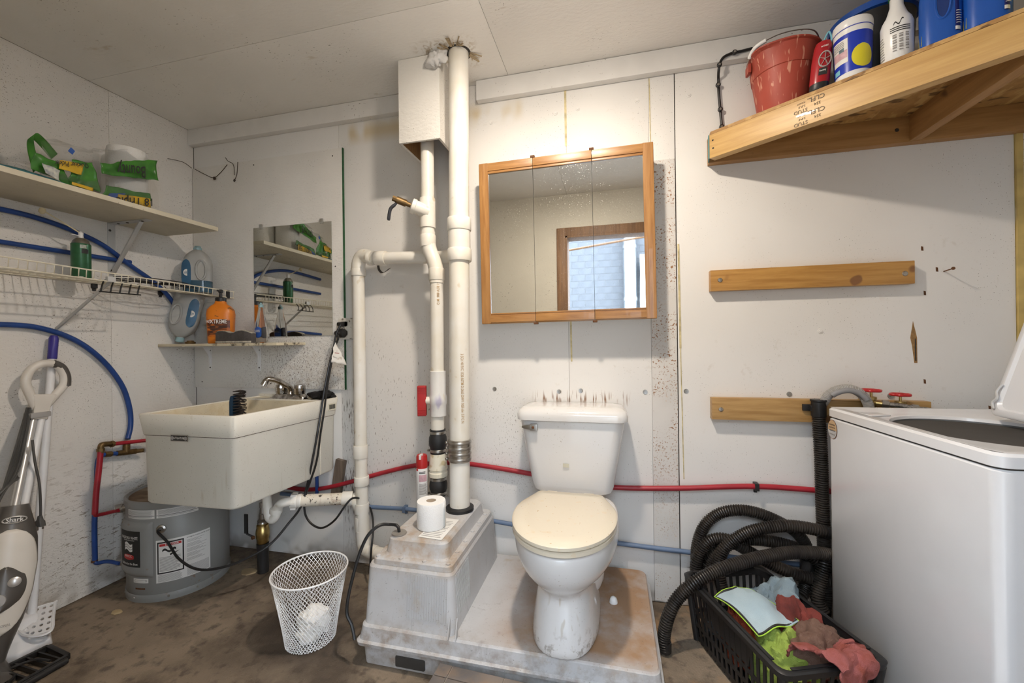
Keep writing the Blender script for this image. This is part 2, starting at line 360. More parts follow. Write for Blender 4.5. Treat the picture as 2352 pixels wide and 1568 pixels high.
for p in ((.05,-.425,1.7925), (.11,-.425,1.7925), (.21,-.425,1.7925)): build('screw', MB().lathe([(.006,0),(.005,.002),(.001,.003)], p, 10, (0,0,-1)), m_gap, b_)

# wire shelf
m_wire = mat('cream_coated_wire', (.74,.69,.56), .4, var=.05)
ZR, YA, YB = 1.488, -1.45, -.013
def zf(y): return 1.452+(.020*(y+.013)/(-.94))
t = thing('wire_shelf', 'cream coated wire shelf with upturned front lip on the left wall', 'shelf', (.15,-.7,1.45))
mb = MB(); n = int((YB-YA)/.0254)
for i in range(n+1):
    y = YB-.004-i*.0254; z = zf(y)
    mb.tube([(.006,y,ZR+.002), (.15,y,(ZR+z)/2+.002), (.30,y,z+.003), (.3025,y,z+.038)], .0019, 5)
build('cross_wires', mb, m_wire, t, angle=80)
for x, zz in ((.008,0), (.15,.5), (.30,1)):
    build('rail', MB().tube([(x,YA,ZR*(1-zz)+zf(YA)*zz), (x,YB,ZR*(1-zz)+zf(YB)*zz)], .0028, 6), m_wire, t)
build('rail', MB().tube([(.303,YA,zf(YA)+.037), (.303,YB,zf(YB)+.037)], .0030, 6), m_wire, t)
build('support_brace', MB().bar((.003,-.641,1.262), (.300,-.615,1.468), .012, .006, up=(0,1,0)).obox((.298,-.615,1.475), (.014,.03,.022)), m_brk, t)
for p in ((.002,-.50,1.462), (.002,-.20,1.462)): build('wall_clip', MB().obox((.006,p[1],1.474), (.012,.022,.022)).obox((.004,p[1],1.458), (.008,.012,.016)), m_black, t, bev=.002)
build('end_cap', MB().obox((.30,-.05,zf(0)+.02), (.010,.016,.046)), m_black, t, bev=.002)

m_pexb = mat('blue_tubing', (.018,.062,.25), .38, var=.08, vs=14)
m_pexw = mat('faded_blue_tubing', (.13,.19,.30), .42, var=.08, vs=14)
m_pexr = mat('red_tubing', (.38,.022,.035), .38, var=.08, vs=14)
def pipe_thing(name, label, pts, r, m, n=10, cat='pipe', group=None):
    return tag(build(name, MB().tube(spline(pts, 8), r, n), m), label, cat, group)
L = lambda px, py, x=.022: at_x(px, py, x)
pipe_thing('water_tube', 'blue plastic tube arching along the left wall above the wire shelf', [(.022,-1.1,1.73)]+[L(*q) for q in ((0,480),(100,505),(180,535),(240,565),(300,610),(350,645),(385,678),(408,712))], .011, m_pexb)
pipe_thing('water_tube', 'straight blue plastic tube with a cut end behind the green can', [(.020,-1.1,1.608)]+[L(*q, .02) for q in ((0,555),(160,580),(300,602))], .0105, m_pexb)
pipe_thing('water_tube', 'blue plastic tube bending down the left wall to a brass tee', [(.022,-1.1,1.262)]+[L(*q) for q in ((0,745),(100,755),(180,785),(240,832),(280,885),(297,935),(300,975))]+[at_x(293,1008,.04)], .0115, m_pexb)

# hot and cold branch with brass fittings at the heater
def P5(px, py, x=.05): return at_x(px, py, x)
t = thing('hot_water_branch', 'red plastic pipe with brass elbow running down to the water heater', 'pipe', P5(218,1185))
e = P5(232,1022); hot_nip = V((.115,-.449,.392)); cold_nip = V((.115,-.449,.136))
build('tube', MB().tube(spline([e, P5(228,1070), P5(221,1130), P5(218,1180)], 6), .0115, 10), m_pexr, t)
build('tube', MB().tube([P5(262,1019), P5(327,1012), V((.20,-.20,.69)), V((.5,-.025,.66))], .0095, 10), m_pexr, t)
build('elbow', MB().tube(spline([P5(232,1040), P5(232,1024), P5(240,1020), P5(262,1019)], 5), .0125, 10).tube([P5(254,1020),P5(260,1019)], .0155, 8).tube([P5(231,1030),P5(231,1036)], .0155, 8), m_brassd, t)
build('tube', MB().tube(spline([P5(218,1180), P5(222,1183), P5(245,1178), hot_nip+V((.0,-.03,0))], 5), .0085, 10), m_pexr, t)
t = thing('cold_water_branch', 'blue plastic pipe with brass tee feeding the bottom of the water heater', 'pipe', P5(218,1290))
P4 = lambda px, py: at_x(px, py, .035)
build('tee', MB().tube([P4(291,1014), P4(290,1038)], .0145, 10).tube([P4(268,1041), P4(312,1036)], .0135, 10).tube([P4(312,1036), at_x(330,1034,.06)], .010, 10).tube([P4(240,1043), P4(256,1042)], .0135, 8), m_brassd, t)
build('tube', MB().tube(spline([P4(270,1041), P4(245,1043), P4(226,1055), P4(222,1120), P4(217,1200), P4(218,1285)], 6), .0105, 10), m_pexb, t)
build('tube', MB().tube(spline([P4(218,1285), at_x(222,1293,.045), at_x(246,1289,.06), cold_nip+V((0,-.03,0))], 5), .0085, 10), m_pexb, t)
for q in ((217,1288),): build('crimp_ring', MB().lathe([(.012,-.004),(.012,.004)], P4(*q), 12), m_rusty, t)

# ---------------------------------------------------------------- water heater
HC, HR = (.283,-.317), .205
m_htr = mat('heater_grey_enamel', (.27,.27,.26), .42, var=.04, vs=7, stains=[dict(scale=40, lo=.68, hi=.76, col=(.22,.10,.04), amt=.6, mscale=5, mlo=.5, mhi=.6)])
m_htop = mat('heater_rusty_top', (.20,.13,.08), .8, var=.2, vs=14, stains=[dict(scale=30, lo=.5, hi=.7, col=(.34,.27,.20), amt=.8, stretch=(.2,1,1))])
m_paper = mat('label_paper', (.74,.73,.70), .6, var=.03)
m_ink = mat('black_ink', (.02,.02,.02), .6)
m_ink2 = mat('grey_ink', (.30,.29,.28), .6)
m_red = mat('label_red', (.52,.03,.03), .5)
t = thing('water_heater', 'squat grey water heater with labels standing under the sink', 'water heater', (*HC,0))
build('tank', MB().lathe([(HR-.003,.004),(HR,.008),(HR,.44),(HR-.003,.444)], (*HC,0), 56), m_htr, t)
build('bottom_rim', MB().lathe([(HR+.003,.0),(HR+.004,.012),(HR+.004,.030),(HR+.001,.034)], (*HC,0), 56, c1=False), m_htr, t)
build('top_rim', MB().lathe([(HR+.003,.430),(HR+.005,.436),(HR+.005,.458),(HR-.004,.462),(HR-.012,.452)], (*HC,0), 56, c0=False, c1=False), m_htr, t)
build('top', MB().lathe([(HR-.008,.450),(HR-.012,.453),(.02,.458)], (*HC,0), 40), m_htop, t)
A = math.radians
def hp(ang, z, dr=0): return V((HC[0]+(HR+dr)*math.cos(A(ang)), HC[1]+(HR+dr)*math.sin(A(ang)), z))
def bulge(u, v):   # raised access cover
    a = -124+58*u; k = min(1, min(u, 1-u)*7, min(v, 1-v)*9); return hp(a, .118+.252*v, .002+.014*(k*(2-k)))
cv = build('access_cover', MB().grid(bulge, 26, 26), m_htr, t)
def patch(name, a0, a1, z0, z1, dr, m, parent): return build(name, MB().grid(lambda u, v: hp(a0+(a1-a0)*u, z0+(z1-z0)*v, dr), 20, 2), m, parent)
nm = patch('nameplate', -111, -78, .170, .334, .0168, m_ink, cv)
def htext(body, size, ang, z, m, parent, dr=.0175, width=None): return build('lettering', text_cyl(body, size, HC, HR+dr, A(ang), z, width), m, parent, flat=True)
htext('BRADFORD WHITE', .018, -94.5, .302, m_paper, cv, width=.106)
htext('CORPORATION', .006, -94.5, .291, m_paper, cv, width=.07)
htext('Built to be the Best', .015, -94.5, .184, m_paper, cv, width=.104)
build('flag_emblem', MB().grid(lambda u, v: hp(-101+13*u, .244+.034*v+.006*math.sin(u*6), .0176), 12, 3), m_paper, cv)
for k in (.33,.66): build('flag_stripe', MB().grid(lambda u, v: hp(-101+13*u, .244+.034*k-.001+.002*v+.006*math.sin(u*6), .018), 12, 1), m_ink, cv)
build('red_emblem', MB().grid(lambda u, v: hp(-94.5+(u-.5)*17*math.sqrt(max(.05, 1-(2*v-1)**4)), .202+.026*v, .0176), 12, 6), m_red, cv)
htext('PHCC', .015, -94.5, .219, m_paper, cv, dr=.0183, width=.045)
for k in range(2):
    a0, a1 = ((-103,-64), (-62,-18))[k]; ul = patch('instruction_label', a0, a1, .384, .424, .0010, m_paper, t)
    patch('label_bar', a0, a1, .3955, .3975, .0016, m_ink, ul)
    for i in range(13):
        z = .388+i*.0026
        if abs(z-.3965) < .003: continue
        patch('print_line', a0+2, a1-2-random.random()*4, z, z+.0012, .0016, m_ink2, ul)
wlb = patch('rating_label', -63, -4, .085, .281, .0010, m_paper, t)
dg = patch('danger_border', -61.5, -34, .125, .272, .0016, m_ink, wlb); patch('danger_field', -60, -35.5, .131, .266, .0021, m_paper, wlb); patch('danger_bar', -59, -36.5, .252, .263, .0026, m_red, wlb)
build('lettering', text_cyl('DANGER', .011, HC, HR+.0032, A(-46), .2575, .05), m_paper, wlb, flat=True)
build('hazard_figure', MB().grid(lambda u, v: hp(-56+14*u, .226+.010*v+.006*math.sin(9*u), .0027), 10, 2).grid(lambda u, v: hp(-48+10*u, .205+.018*u+.010*v*(1-u), .0027), 10, 2), m_ink, wlb)
for i in range(13): patch('print_line', -59, -37-random.random()*5, .137+i*.0052, .1394+i*.0052, .0027, m_ink2, wlb)
for i in range(9): patch('print_line', -61, -35-random.random()*4, .089+i*.0037, .0905+i*.0037, .0016, m_ink2, wlb)
build('lettering', text_cyl('AUTOMATIC STORAGE WATER HEATER', .007, HC, HR+.0018, A(-18), .270, .095), m_ink, wlb, flat=True)
for i in range(22): patch('print_line', -31, -8-random.random()*12, .160+i*.0046, .1614+i*.0046, .0016, m_ink2, wlb) if i % 5 != 3 else None
for i in range(14): patch('print_line', -31, -6, .090+i*.0036, .0914+i*.0036, .0016, m_ink2, wlb)
sl = patch('serial_label', -93, -72, .090, .110, .0012, m_paper, t); patch('serial_box', -91, -74, .095, .105, .0018, m_ink2, sl); patch('serial_fill', -90, -75, .0965, .1035, .0022, m_paper, sl)
patch('metal_plate', -90, -76, .060, .067, .0012, m_rusty, t)
for i, a in enumerate((-118,-92,-50,-20)): build('screw', MB().lathe([(.006,0),(.004,.003)], hp(a,.02,.003), 10, (math.cos(A(a)),math.sin(A(a)),0)), m_steel, t)
gd = V((math.cos(A(-57)), math.sin(A(-57)), 0)); GL = hp(-57,.334)
build('cable_gland', MB().lathe([(.019,-.002),(.019,.005),(.012,.008),(.011,.018)], GL, 20, gd), m_steel, t)
for nip, m in ((hot_nip, m_steel), (cold_nip, m_steel)):
    d = (V((HC[0],HC[1],nip.z))-nip).normalized(); build('nipple', MB().tube([nip-d*.03, V((HC[0],HC[1],nip.z))-d*(HR-.02)], .0165, 12).tube([nip-d*.035, nip-d*.012], .021, 8), m_steel, t)

# ---------------------------------------------------------------- standing at the left: mop, steam cleaner
m_mopw = mat('white_plastic', (.74,.74,.75), .35, var=.03)
m_blue = mat('blue_violet_plastic', (.045,.035,.26), .4, var=.05)
t = thing('sponge_mop', 'white mop with blue grip leaning in the left corner, perforated tray at its foot', 'mop', (.17,-.80,0))
a = at_x(124,771,.035); b = V((.165,-.815,.06)); d = (b-a).normalized()
build('pole', MB().tube([a+d*.10, b], .0135, 14), m_mopw, t)
build('grip', MB().tube([a, a+d*.012, a+d*.10, a+d*.104], [.012,.0155,.0155,.014], 16), m_blue, t)
hd = MB()
hd.loft([[V(p) for p in r] for r in (
    [(.05,-.70,.002),(.262,-.80,.002),(.262,-.90,.002),(.10,-1.02,.002),(.03,-.95,.002)],
    [(.06,-.71,.035),(.268,-.81,.035),(.262,-.90,.035),(.11,-1.01,.035),(.04,-.94,.035)],
    [(.09,-.745,.075),(.235,-.82,.060),(.235,-.88,.060),(.13,-.97,.075),(.07,-.90,.085)],
    [(.13,-.79,.12),(.18,-.80,.115),(.18,-.85,.115),(.15,-.87,.12),(.12,-.83,.125)])])
build('head', hd, m_mopw, t, bev=.008, seg=3)
# perforated tray: ring cells around real holes
o0 = at_z(127,1383,.115); u0 = at_z(45,1406,.115)-o0; w0 = at_z(117,1448,.075)-o0; nrm = u0.cross(w0).normalized(); mb = MB(); NC = 5
for i in range(NC):
    for j in range(NC):
        if (i-0)/(NC-1)+(j)/(NC-1) > 1.55: continue
        c = o0+u0*((i+.5)/NC)+w0*((j+.5)/NC); du = u0/(2*NC); dw = w0/(2*NC)
        sq = [c+du*x+dw*y for x, y in ((1,0),(1,1),(0,1),(-1,1),(-1,0),(-1,-1),(0,-1),(1,-1))]
        ho = [c+du*.55*math.cos(k*PI/4)+dw*.55*math.sin(k*PI/4) for k in range(8)]
        mb.add(sq+ho, [(k,(k+1)%8,8+(k+1)%8,8+k) for k in range(8)])
build('perforated_tray', mb, m_mopw, t, solid=.004, flat=True)
build('tray_rim', MB().tube(spline([o0+u0*.02, o0, o0+w0*.5, o0+w0*1.0, o0+w0*1.03+u0*.4, o0+w0*.72+u0*.86, o0+u0*1.02, o0+u0*.5], 5, closed=True), .0055, 6, closed=True), m_mopw, t)

m_mopg = mat('grey_metallic_plastic', (.13,.12,.11), .32, .35, var=.08)
m_ivory = mat('ivory_plastic', (.70,.66,.60), .32, var=.03)
m_lgrey = mat('light_grey_plastic', (.38,.37,.36), .4, var=.05)
m_cord = mat('grey_rubber_cord', (.075,.073,.070), .5, var=.1)
m_silver = mat('silver_tube', (.62,.61,.60), .3, .6, var=.05)
t = thing('steam_mop', 'grey and ivory upright steam mop with looped handle leaning on the left wall', 'steam mop', (.25,-.95,0))
HX = .085
H = lambda px, py, x=HX: at_x(px, py, x)
loop = [H(*q) for q in ((88,944),(70,908),(59,878),(70,850),(98,835),(130,838),(147,860),(146,884),(126,908),(104,932))]
build('handle_loop', MB().tube(spline(loop, 7, closed=True), .0155, 12, closed=True), m_ivory, t)
build('grip_insert', MB().tube(spline([H(118,833), H(140,843), H(151,864), H(151,888)], 6), [.008]+[.0165]*17+[.008], 12), m_mopg, t)
build('neck', MB().loft([[p+V((dx,0,0)) for p, dx in r] for r in (
    [(H(70,905),.016),(H(126,905),.016),(H(126,905),-.016),(H(70,905),-.016)],
    [(H(74,930),.018),(H(112,928),.018),(H(112,928),-.018),(H(74,930),-.018)],
    [(H(70,962),.017),(H(104,962),.017),(H(104,962),-.017),(H(70,962),-.017)])]), m_ivory, t, bev=.006, seg=3)
build('cord_clip', MB().obox(H(86,952), (.05,.064,.022)), m_lgrey, t, bev=.006)
mid = V((.20,-.872,.568))
build('tube', MB().tube([H(76,960), at_x(32,1172,.195)], .0125, 14), m_silver, t)
build('tube', MB().tube([H(95,960), at_x(53,1172,.20)], .0125, 14), m_mopw, t)
# motor body
ax0 = V((.195,-.870,.575)); ax1 = V((.262,-.962,.075)); ax = (ax1-ax0).normalized(); toc = (CAM-ax0); nf = (toc-ax*toc.dot(ax)).normalized(); sd = ax.cross(nf).normalized()
if sd.x < 0: sd = -sd
def bring(s, w, dpt, off=0, n=28, a0=0, a1=2*PI):
    c = ax0.lerp(ax1, s)+nf*off; return [c+sd*(w*math.cos(a0+(a1-a0)*k/n))+nf*(dpt*math.sin(a0+(a1-a0)*k/n)) for k in range(n)]
prof = [(0,.036,.030),(.04,.042,.034),(.13,.055,.042),(.25,.070,.052),(.42,.078,.058),(.62,.074,.058),(.80,.060,.050),(.93,.042,.040),(1,.034,.032)]
build('body', MB().loft([bring(*p) for p in prof]), m_mopg, t)
def shell(u, v):   # ivory front shell, proud of the body
    s = .165+.70*v; k = [p for p in prof]
    for a, b in zip(k, k[1:]):
        if a[0] <= s <= b[0]:
            q = (s-a[0])/(b[0]-a[0]); w = a[1]+(b[1]-a[1])*q; dp = a[2]+(b[2]-a[2])*q
    e = math.sqrt(max(.02, 1-abs(2*v-1)**3)); ang = PI/2+(u-.5)*PI*.78*e
    return ax0.lerp(ax1, s)+sd*((w+.003)*math.cos(ang))+nf*((dp+.004)*math.sin(ang))
sh = build('front_shell', MB().grid(shell, 24, 24), m_ivory, t, solid=.003)
cc = ax0.lerp(ax1, .56)+nf*.064
build('control_panel', MB().grid(lambda u, v: cc+ax*(.075*(2*v-1))+sd*(.055*math.cos(PI*u)*math.sqrt(max(.01, 1-(2*v-1)**2)))+nf*(.006-.02*math.cos(PI*u)**2), 18, 18), m_mopg, t, solid=.003)
build('button', MB().lathe([(.017,0),(.017,.005),(.012,.008),(.002,.009)], cc+sd*.025-ax*.02+nf*.004, 20, nf), m_silver, t)
build('button', MB().lathe([(.024,0),(.022,.004),(.002,.006)], cc-sd*.012+ax*.035+nf*.006, 20, nf), m_lgrey, t)
bc = ax0.lerp(ax1, .10)+nf*.0435+sd*.004
build('badge_ring', MB().tube([bc+sd*.030*math.cos(k*PI/14)-ax*.0115*math.sin(k*PI/14)+nf*(.001-.006*math.cos(k*PI/14)**2) for k in range(28)], .0022, 6, closed=True), m_silver, t)
build('lettering', text_plane('Shark', .022, bc+nf*.0015, sd, -ax, .044), m_paper, t, flat=True)
build('lettering', text_plane('PROFESSIONAL', .011, ax0.lerp(ax1,.80)+nf*.0580, sd, -ax, .06), m_ink2, t, flat=True)
build('foot', MB().loft([bring(1.0,.034,.032), bring(1.05,.030,.030), bring(1.12,.05,.06)]), m_mopg, t)
build('floor_head', MB().loft([rrect(.27,-1.02,z,.10,.07,.02) for z in (.004,.02)]+[rrect(.27,-1.02,.035,.08,.05,.02)]), m_mopg, t)
for k in range(9):
    dx = random.uniform(-.012,.012); e0 = H(62+k*1.5,936,.075+dx); q = [e0, H(48+k*2.4,985+4*k,.11+dx), H(26+k*3.2,1060+4*k,.15+dx), H(-2+k*3,1150-5*k,.19+dx), V((.20+dx,-.95-.004*k,.50+.01*k))]
    build('power_cord', MB().tube(spline(q, 5), .0035, 6), m_cord, t)
build('power_cord', MB().tube(spline([at_x(74,1010,.17), at_x(80,1060,.185), at_x(90,1110,.19), at_x(93,1160,.19), at_x(93,1188,.19)], 6), .0042, 7), m_cord, t)
pl = at_x(92,1199,.19)
build('plug', MB().loft([rrect(pl.x,pl.y,pl.z+dz,hx,hy,.003,3) for dz, hx, hy in ((.026,.007,.005),(.010,.010,.007),(.004,.015,.009),(-.014,.019,.009))]), m_cord, t)
for s in (-1,1): build('prong', MB().box((pl.x-.001,pl.y+s*.008-.003,pl.z-.030), (pl.x+.001,pl.y+s*.008+.003,pl.z-.012)), m_steel, t)

# black slatted grate on the floor
gx, gy = V((.93,-.12,0)).normalized(), V((-.12,-.93,0)).normalized(); g0 = V((.287,-.828,0))
t = thing('plastic_grate', 'black slatted plastic grate lying on the floor at lower left', 'grate', (.35,-.93,0))
def G(a, b, z): return g0+gx*a+gy*b+V((0,0,z))
fr = MB()
for a, b in (((0,0),(.14,0)), ((.14,0),(.17,.26)), ((.17,.26),(0,.26)), ((0,.26),(0,0))): fr.bar(G(*a,.012), G(*b,.012), .016, .022)
build('frame', fr, m_black, t, bev=.004)
for k in range(1,9): build('slat', MB().bar(G(.008,.03*k,.012), G(.138+.0035*k,.03*k-.012,.012), .006, .016), m_black, t)
build('arched_rib', MB().tube(spline([G(.03,.24,.018), G(.05,.16,.024), G(.10,.12,.024), G(.15,.20,.018)], 6), .0045, 6).tube(spline([G(.02,.12,.018), G(.06,.06,.024), G(.12,.04,.022)], 6), .0045, 6), m_black, t)
build('hinge_bar', MB().tube([G(.158,.01,.012), G(.185,.25,.012)], .011, 10), m_black, t)

# ---------------------------------------------------------------- things on the wire shelf
m_canG = mat('green_can_print', (.035,.14,.06), .35, .2, var=.15, vs=20)
m_foam = mat('dried_foam', (.66,.58,.38), .8, var=.1)
c = (.13,-.621); t = thing('foam_can', 'dark green spray can with a long straw standing on the wire shelf', 'spray can', (*c,1.486))
build('can', MB().lathe([(.031,1.486),(.033,1.489),(.033,1.632),(.0335,1.637),(.031,1.640)], (*c,0), 28), m_canG, t)
build('collar', MB().lathe([(.031,1.640),(.027,1.652),(.017,1.664),(.014,1.666)], (*c,0), 28), m_steel, t)
build('nozzle', MB().lathe([(.010,1.664),(.008,1.680),(.009,1.690),(.004,1.696)], (*c,0), 14).obox((c[0],c[1]-.014,1.676), (.006,.040,.003)), m_mopw, t)
build('straw', MB().tube([(c[0],c[1],1.688), at_x(97,482,.13)], .0028, 8), m_foam, t)
build('foam_tip', MB().lathe([(.002,-.014),(.009,-.008),(.011,0),(.009,.010),(.002,.014)], at_x(97,484,.13), 12, (0,.2,1)), m_foam, t)
ca = math.atan2(CAM.y-c[1], CAM.x-c[0])
build('print_block', cylpatch(c, .0334, ca+.05, ca+.75, 1.595, 1.615), m_ink, t)
for i in range(5): build('print_line', cylpatch(c, .0335, ca-.1, ca+.7-random.random()*.2, 1.618+i*.003, 1.6195+i*.003), m_paper, t)
build('price_tag', cylpatch(c, .0335, ca-.25, ca+.2, 1.486, 1.492), m_paper, t)

m_jug = mat('milky_plastic', (.78,.80,.80), .35, var=.05, vs=10, trans=.55, dark=(.62,.62,.60), sss=0)
m_liq = mat('blue_liquid', (.06,.14,.22), .1, trans=.3, var=.02)
m_labb = mat('blue_label', (.045,.13,.24), .45, var=.12, vs=14)
m_aqua = mat('aqua_cap', (.35,.55,.60), .3, var=.03, trans=.3)
def jug(name, label, base, up, face, side, h, w, d, cap_open, liquid):
    """bottle with a side handle; base point, axis up, face = label normal"""
    t = thing(name, label, 'bottle', base)
    up = V(up).normalized(); face = V(face); face = (face-up*face.dot(up)).normalized(); sdv = up.cross(face).normalized()*side; base = V(base)
    def ring(z, a, b, off=0, r=.6):
        n = 32; out = []
        for k in range(n):
            th = 2*PI*k/n; ex = 2/2.6
            x = math.copysign(abs(math.cos(th))**ex, math.cos(th))*a+off; y = math.copysign(abs(math.sin(th))**ex, math.sin(th))*b
            out.append(base+up*z+sdv*x+face*y)
        return out
    pr = [(0,.88,.88,0),(.012,1,1,0),(.30,1,1,0),(.62,1,1,0),(.74,.92,.94,0),(.83,.72,.78,0),(.90,.44,.52,0),(.925,.30,.36,0),(.935,.26,.42,0)]
    bd = MB().loft([ring(z*h, a*w/2, b*d/2, o*w) for z, a, b, o in pr]); build('body', bd, m_jug, t)
    hc = base+up*(h*.48)+sdv*(w*.22)+face*(d*.5)
    lp = [hc+up*(h*.20*math.sin(2*PI*k/24))+sdv*(w*.17*math.cos(2*PI*k/24))+face*.002 for k in range(24)]
    build('handle_opening', MB().tube(lp, .006, 8, closed=True), m_jug, t)
    build('handle_recess', MB().add([p-face*.001 for p in lp], [tuple(range(24))]), mat('milky_recess', (.42,.42,.40), .5), t, flat=True)
    lc = base+up*(h*.40)-sdv*(w*.30)+face*(d*.5+.0012)
    lab = MB().grid(lambda u, v: lc+up*(h*.30*(2*v-1))+sdv*(w*.17*(2*u-1)*math.sqrt(max(.02, 1-(2*v-1)**4)))-face*(.012*(1-u)**2*.6), 10, 20)
    lo = build('label', lab, m_labb, t)
    build('label_bubble', MB().add([lc+face*.001+up*(h*.07*math.sin(k*PI/10)+h*.02)+sdv*(w*.12*math.cos(k*PI/10)+.004)-face*.002 for k in range(20)], [tuple(range(20))]), m_paper, lo, flat=True)
    build('lettering', text_plane('ultra', .022, lc+up*(h*.02)+sdv*.004, sdv*side, up, w*.17), m_labb, lo, flat=True)
    if liquid: build('liquid', MB().loft([ring(z*h, a*w/2+.0006, b*d/2+.0006) for z, a, b in ((.004,.88,.88),(.015,1,1),(liquid,1,1))]), m_liq, t)
    nk = base+up*(h*.93)
    build('neck_ring', MB().lathe([(.018,0),(.020,.004),(.020,.012),(.016,.014),(.015,.022)], nk, 20, up), m_aqua, t)
    if not cap_open: build('cap', MB().lathe([(.021,0),(.021,.016),(.017,.020)], nk+up*.010, 20, up), m_aqua, t)
    return t
jug('detergent_jug', 'upright clear detergent jug with a little blue liquid on the wire shelf', (.165,-.115,1.474), (0,0,1), (.55,-.83,0), 1, .262, .135, .095, True, .26)
jug('detergent_jug', 'empty detergent jug standing upside down against the corner on the small shelf', (.092,-.100,1.478), (-.045,-.035,-.285), (.60,-.80,0), 1, .272, .138, .095, False, 0)

# black wire fan guard lying on the wire shelf
m_bw = mat('black_wire', (.012,.012,.012), .4)
fc = V((.165,-.345,1.492)); t = thing('wire_guard', 'round black wire guard lying on the wire shelf behind the lip', 'wire guard', fc)
for r, z in ((.105,.004),(.165,.006),(.20,.0),): build('ring', MB().tube([(fc.x+r*.62*math.cos(k*PI/18), fc.y+r*math.sin(k*PI/18), fc.z+z+.012*(1 if r < .19 else -.6)) for k in range(36)], .0022, 6, closed=True), m_bw, t)
mb = MB()
for k in range(18):
    a = 2*PI*k/18; q = [(fc.x+r*.62*math.cos(a), fc.y+r*math.sin(a), fc.z+z) for r, z in ((.03,.014),(.12,.016),(.185,.008),(.202,-.002))]
    mb.tube(q, .0012, 5)
build('spokes', mb, m_bw, t)
t2 = thing('wire_hook', 'black wire hook hanging under the wire shelf near the brace', 'hook', (.29,-.60,1.41))
mb = MB()
for k in range(5): y = -.655+.035*k; mb.tube(spline([(.27,y+.03,1.468), (.30,y+.012,1.462), (.31,y,1.44), (.309,y-.004,1.415)], 4), .003, 6)
build('prongs', mb.tube([(.31,-.665,1.416), (.31,-.505,1.418)], .003, 6), m_bw, t2)

# ---------------------------------------------------------------- things on the long shelf
m_film = mat('clear_film', (.9,.92,.92), .10, trans=.9, ior=1.2, var=.01, alpha=.38)
m_green = mat('green_film', (.06,.24,.03), .3, var=.25, vs=20, dark=(.03,.12,.02))
m_towel = mat('paper_towel', (.80,.79,.76), .9, var=.03, bump=.4, bs=160)
m_yellow = mat('yellow_print', (.72,.45,.03), .4, var=.1)
m_bprint = mat('blue_print', (.03,.10,.38), .4, var=.1)
def crumple(fn, nu, nv, amp, sc, seed):
    sv = V((seed*3.1, seed*1.7, seed*.9))
    def g(u, v):
        p = V(fn(u, v)); return p+noise.noise_vector(p*sc+sv)*amp+noise.noise_vector(p*sc*2.7+sv)*amp*.4
    return MB().grid(g, nu, nv)
t = thing('towel_pack', 'opened pack of white paper towel rolls in green and clear film on the long shelf', 'paper towels', (.20,-.42,1.818))
for k, (x, y) in enumerate(((.235,-.505),(.10,-.44))):
    build('paper_roll', MB().lathe([(.06,1.820),(.074,1.822),(.074,2.075),(.070,2.095),(.050,2.104),(.020,2.104)], (x,y,0), 40), m_towel, t)
F = lambda px, py, x=.335: at_x(px, py, x)
def quad(p00, p10, p01, p11): return lambda u, v: p00*(1-u)*(1-v)+p10*u*(1-v)+p01*(1-u)*v+p11*u*v
gb = build('green_band', crumple(quad(F(236,402), F(361,414), F(228,372), F(362,366)), 26, 12, .012, 14, 1), m_green, t, solid=.0008)
build('green_band', crumple(quad(F(233,448), F(350,462), F(242,424), F(345,446)), 26, 8, .009, 14, 2), m_green, t, solid=.0008)
build('yellow_label', crumple(quad(F(266,466,.342), F(347,476,.342), F(272,446,.342), F(345,456,.342)), 14, 6, .003, 14, 3), m_yellow, t, solid=.0006)
build('blue_label', crumple(quad(F(247,450,.341), F(272,462,.341), F(250,444,.341), F(290,444,.341)), 10, 4, .003, 14, 3), m_bprint, t, solid=.0006)
ux = (F(340,398)-F(280,392)).normalized()
build('lettering', text_plane('Bounty', .075, F(304,391,.352), -ux, (0,0,-1), .115), m_ink, t, flat=True)
build('lettering', text_plane('18 Triple', .050, F(312,462,.350), -ux, (0,0,-1), .15), m_ink, t, flat=True)
build('clear_film', crumple(quad(F(228,455,.350), F(362,478,.350), F(215,340,.30), F(352,352,.30)), 26, 20, .014, 12, 5), m_film, t)
build('clear_film', crumple(quad(F(215,340,.30), F(352,352,.30), at_x(205,345,.12), at_x(335,350,.12)), 20, 10, .012, 12, 6), m_film, t)
t = thing('towel_wrapper', 'crumpled empty green and clear paper towel wrapper on the long shelf', 'wrapper', (.20,-.66,1.818))
build('green_film', crumple(quad(F(150,425), F(232,442), F(165,372), F(205,375)), 18, 14, .018, 11, 7), m_green, t, solid=.0008)
build('green_film', crumple(quad(F(85,388), F(160,430), F(82,352), F(140,372)), 18, 12, .020, 11, 8), m_green, t, solid=.0008)
build('green_handle', MB().grid(lambda u, v: spline([F(84,390,.28), F(72,345,.26), F(70,318,.24), F(80,312,.24), F(100,330,.26), F(125,360,.28)], 8)[int(u*40)]+V((.0,.02*(v-.5),.030*(v-.5))), 40, 4), m_green, t, solid=.0008)
build('orange_print', crumple(quad(F(135,388,.348), F(185,402,.348), F(140,368,.348), F(192,376,.348)), 12, 8, .006, 14, 9), m_yellow, t, solid=.0006)
build('yellow_print', crumple(quad(F(165,424,.352), F(215,440,.352), F(165,418,.352), F(215,432,.352)), 12, 4, .004, 14, 9), m_yellow, t, solid=.0006)
build('print_pattern', crumple(quad(F(100,398,.350), F(140,418,.350), F(98,374,.350), F(140,395,.350)), 12, 8, .008, 14, 4), mat('grey_white_print', (.25,.27,.30), .4, var=.2, vs=40, dark=(.7,.7,.6)), t, solid=.0006)
build('lettering', text_plane('Quicker Picker', .026, F(166,377,.356), -ux, (.0,.15,-1), .11), m_ink, t, flat=True)
build('print_mark', crumple(quad(F(155,347,.30), F(166,356,.30), F(162,338,.30), F(172,347,.30)), 4, 4, .002, 10, 4), m_bprint, t, flat=True)
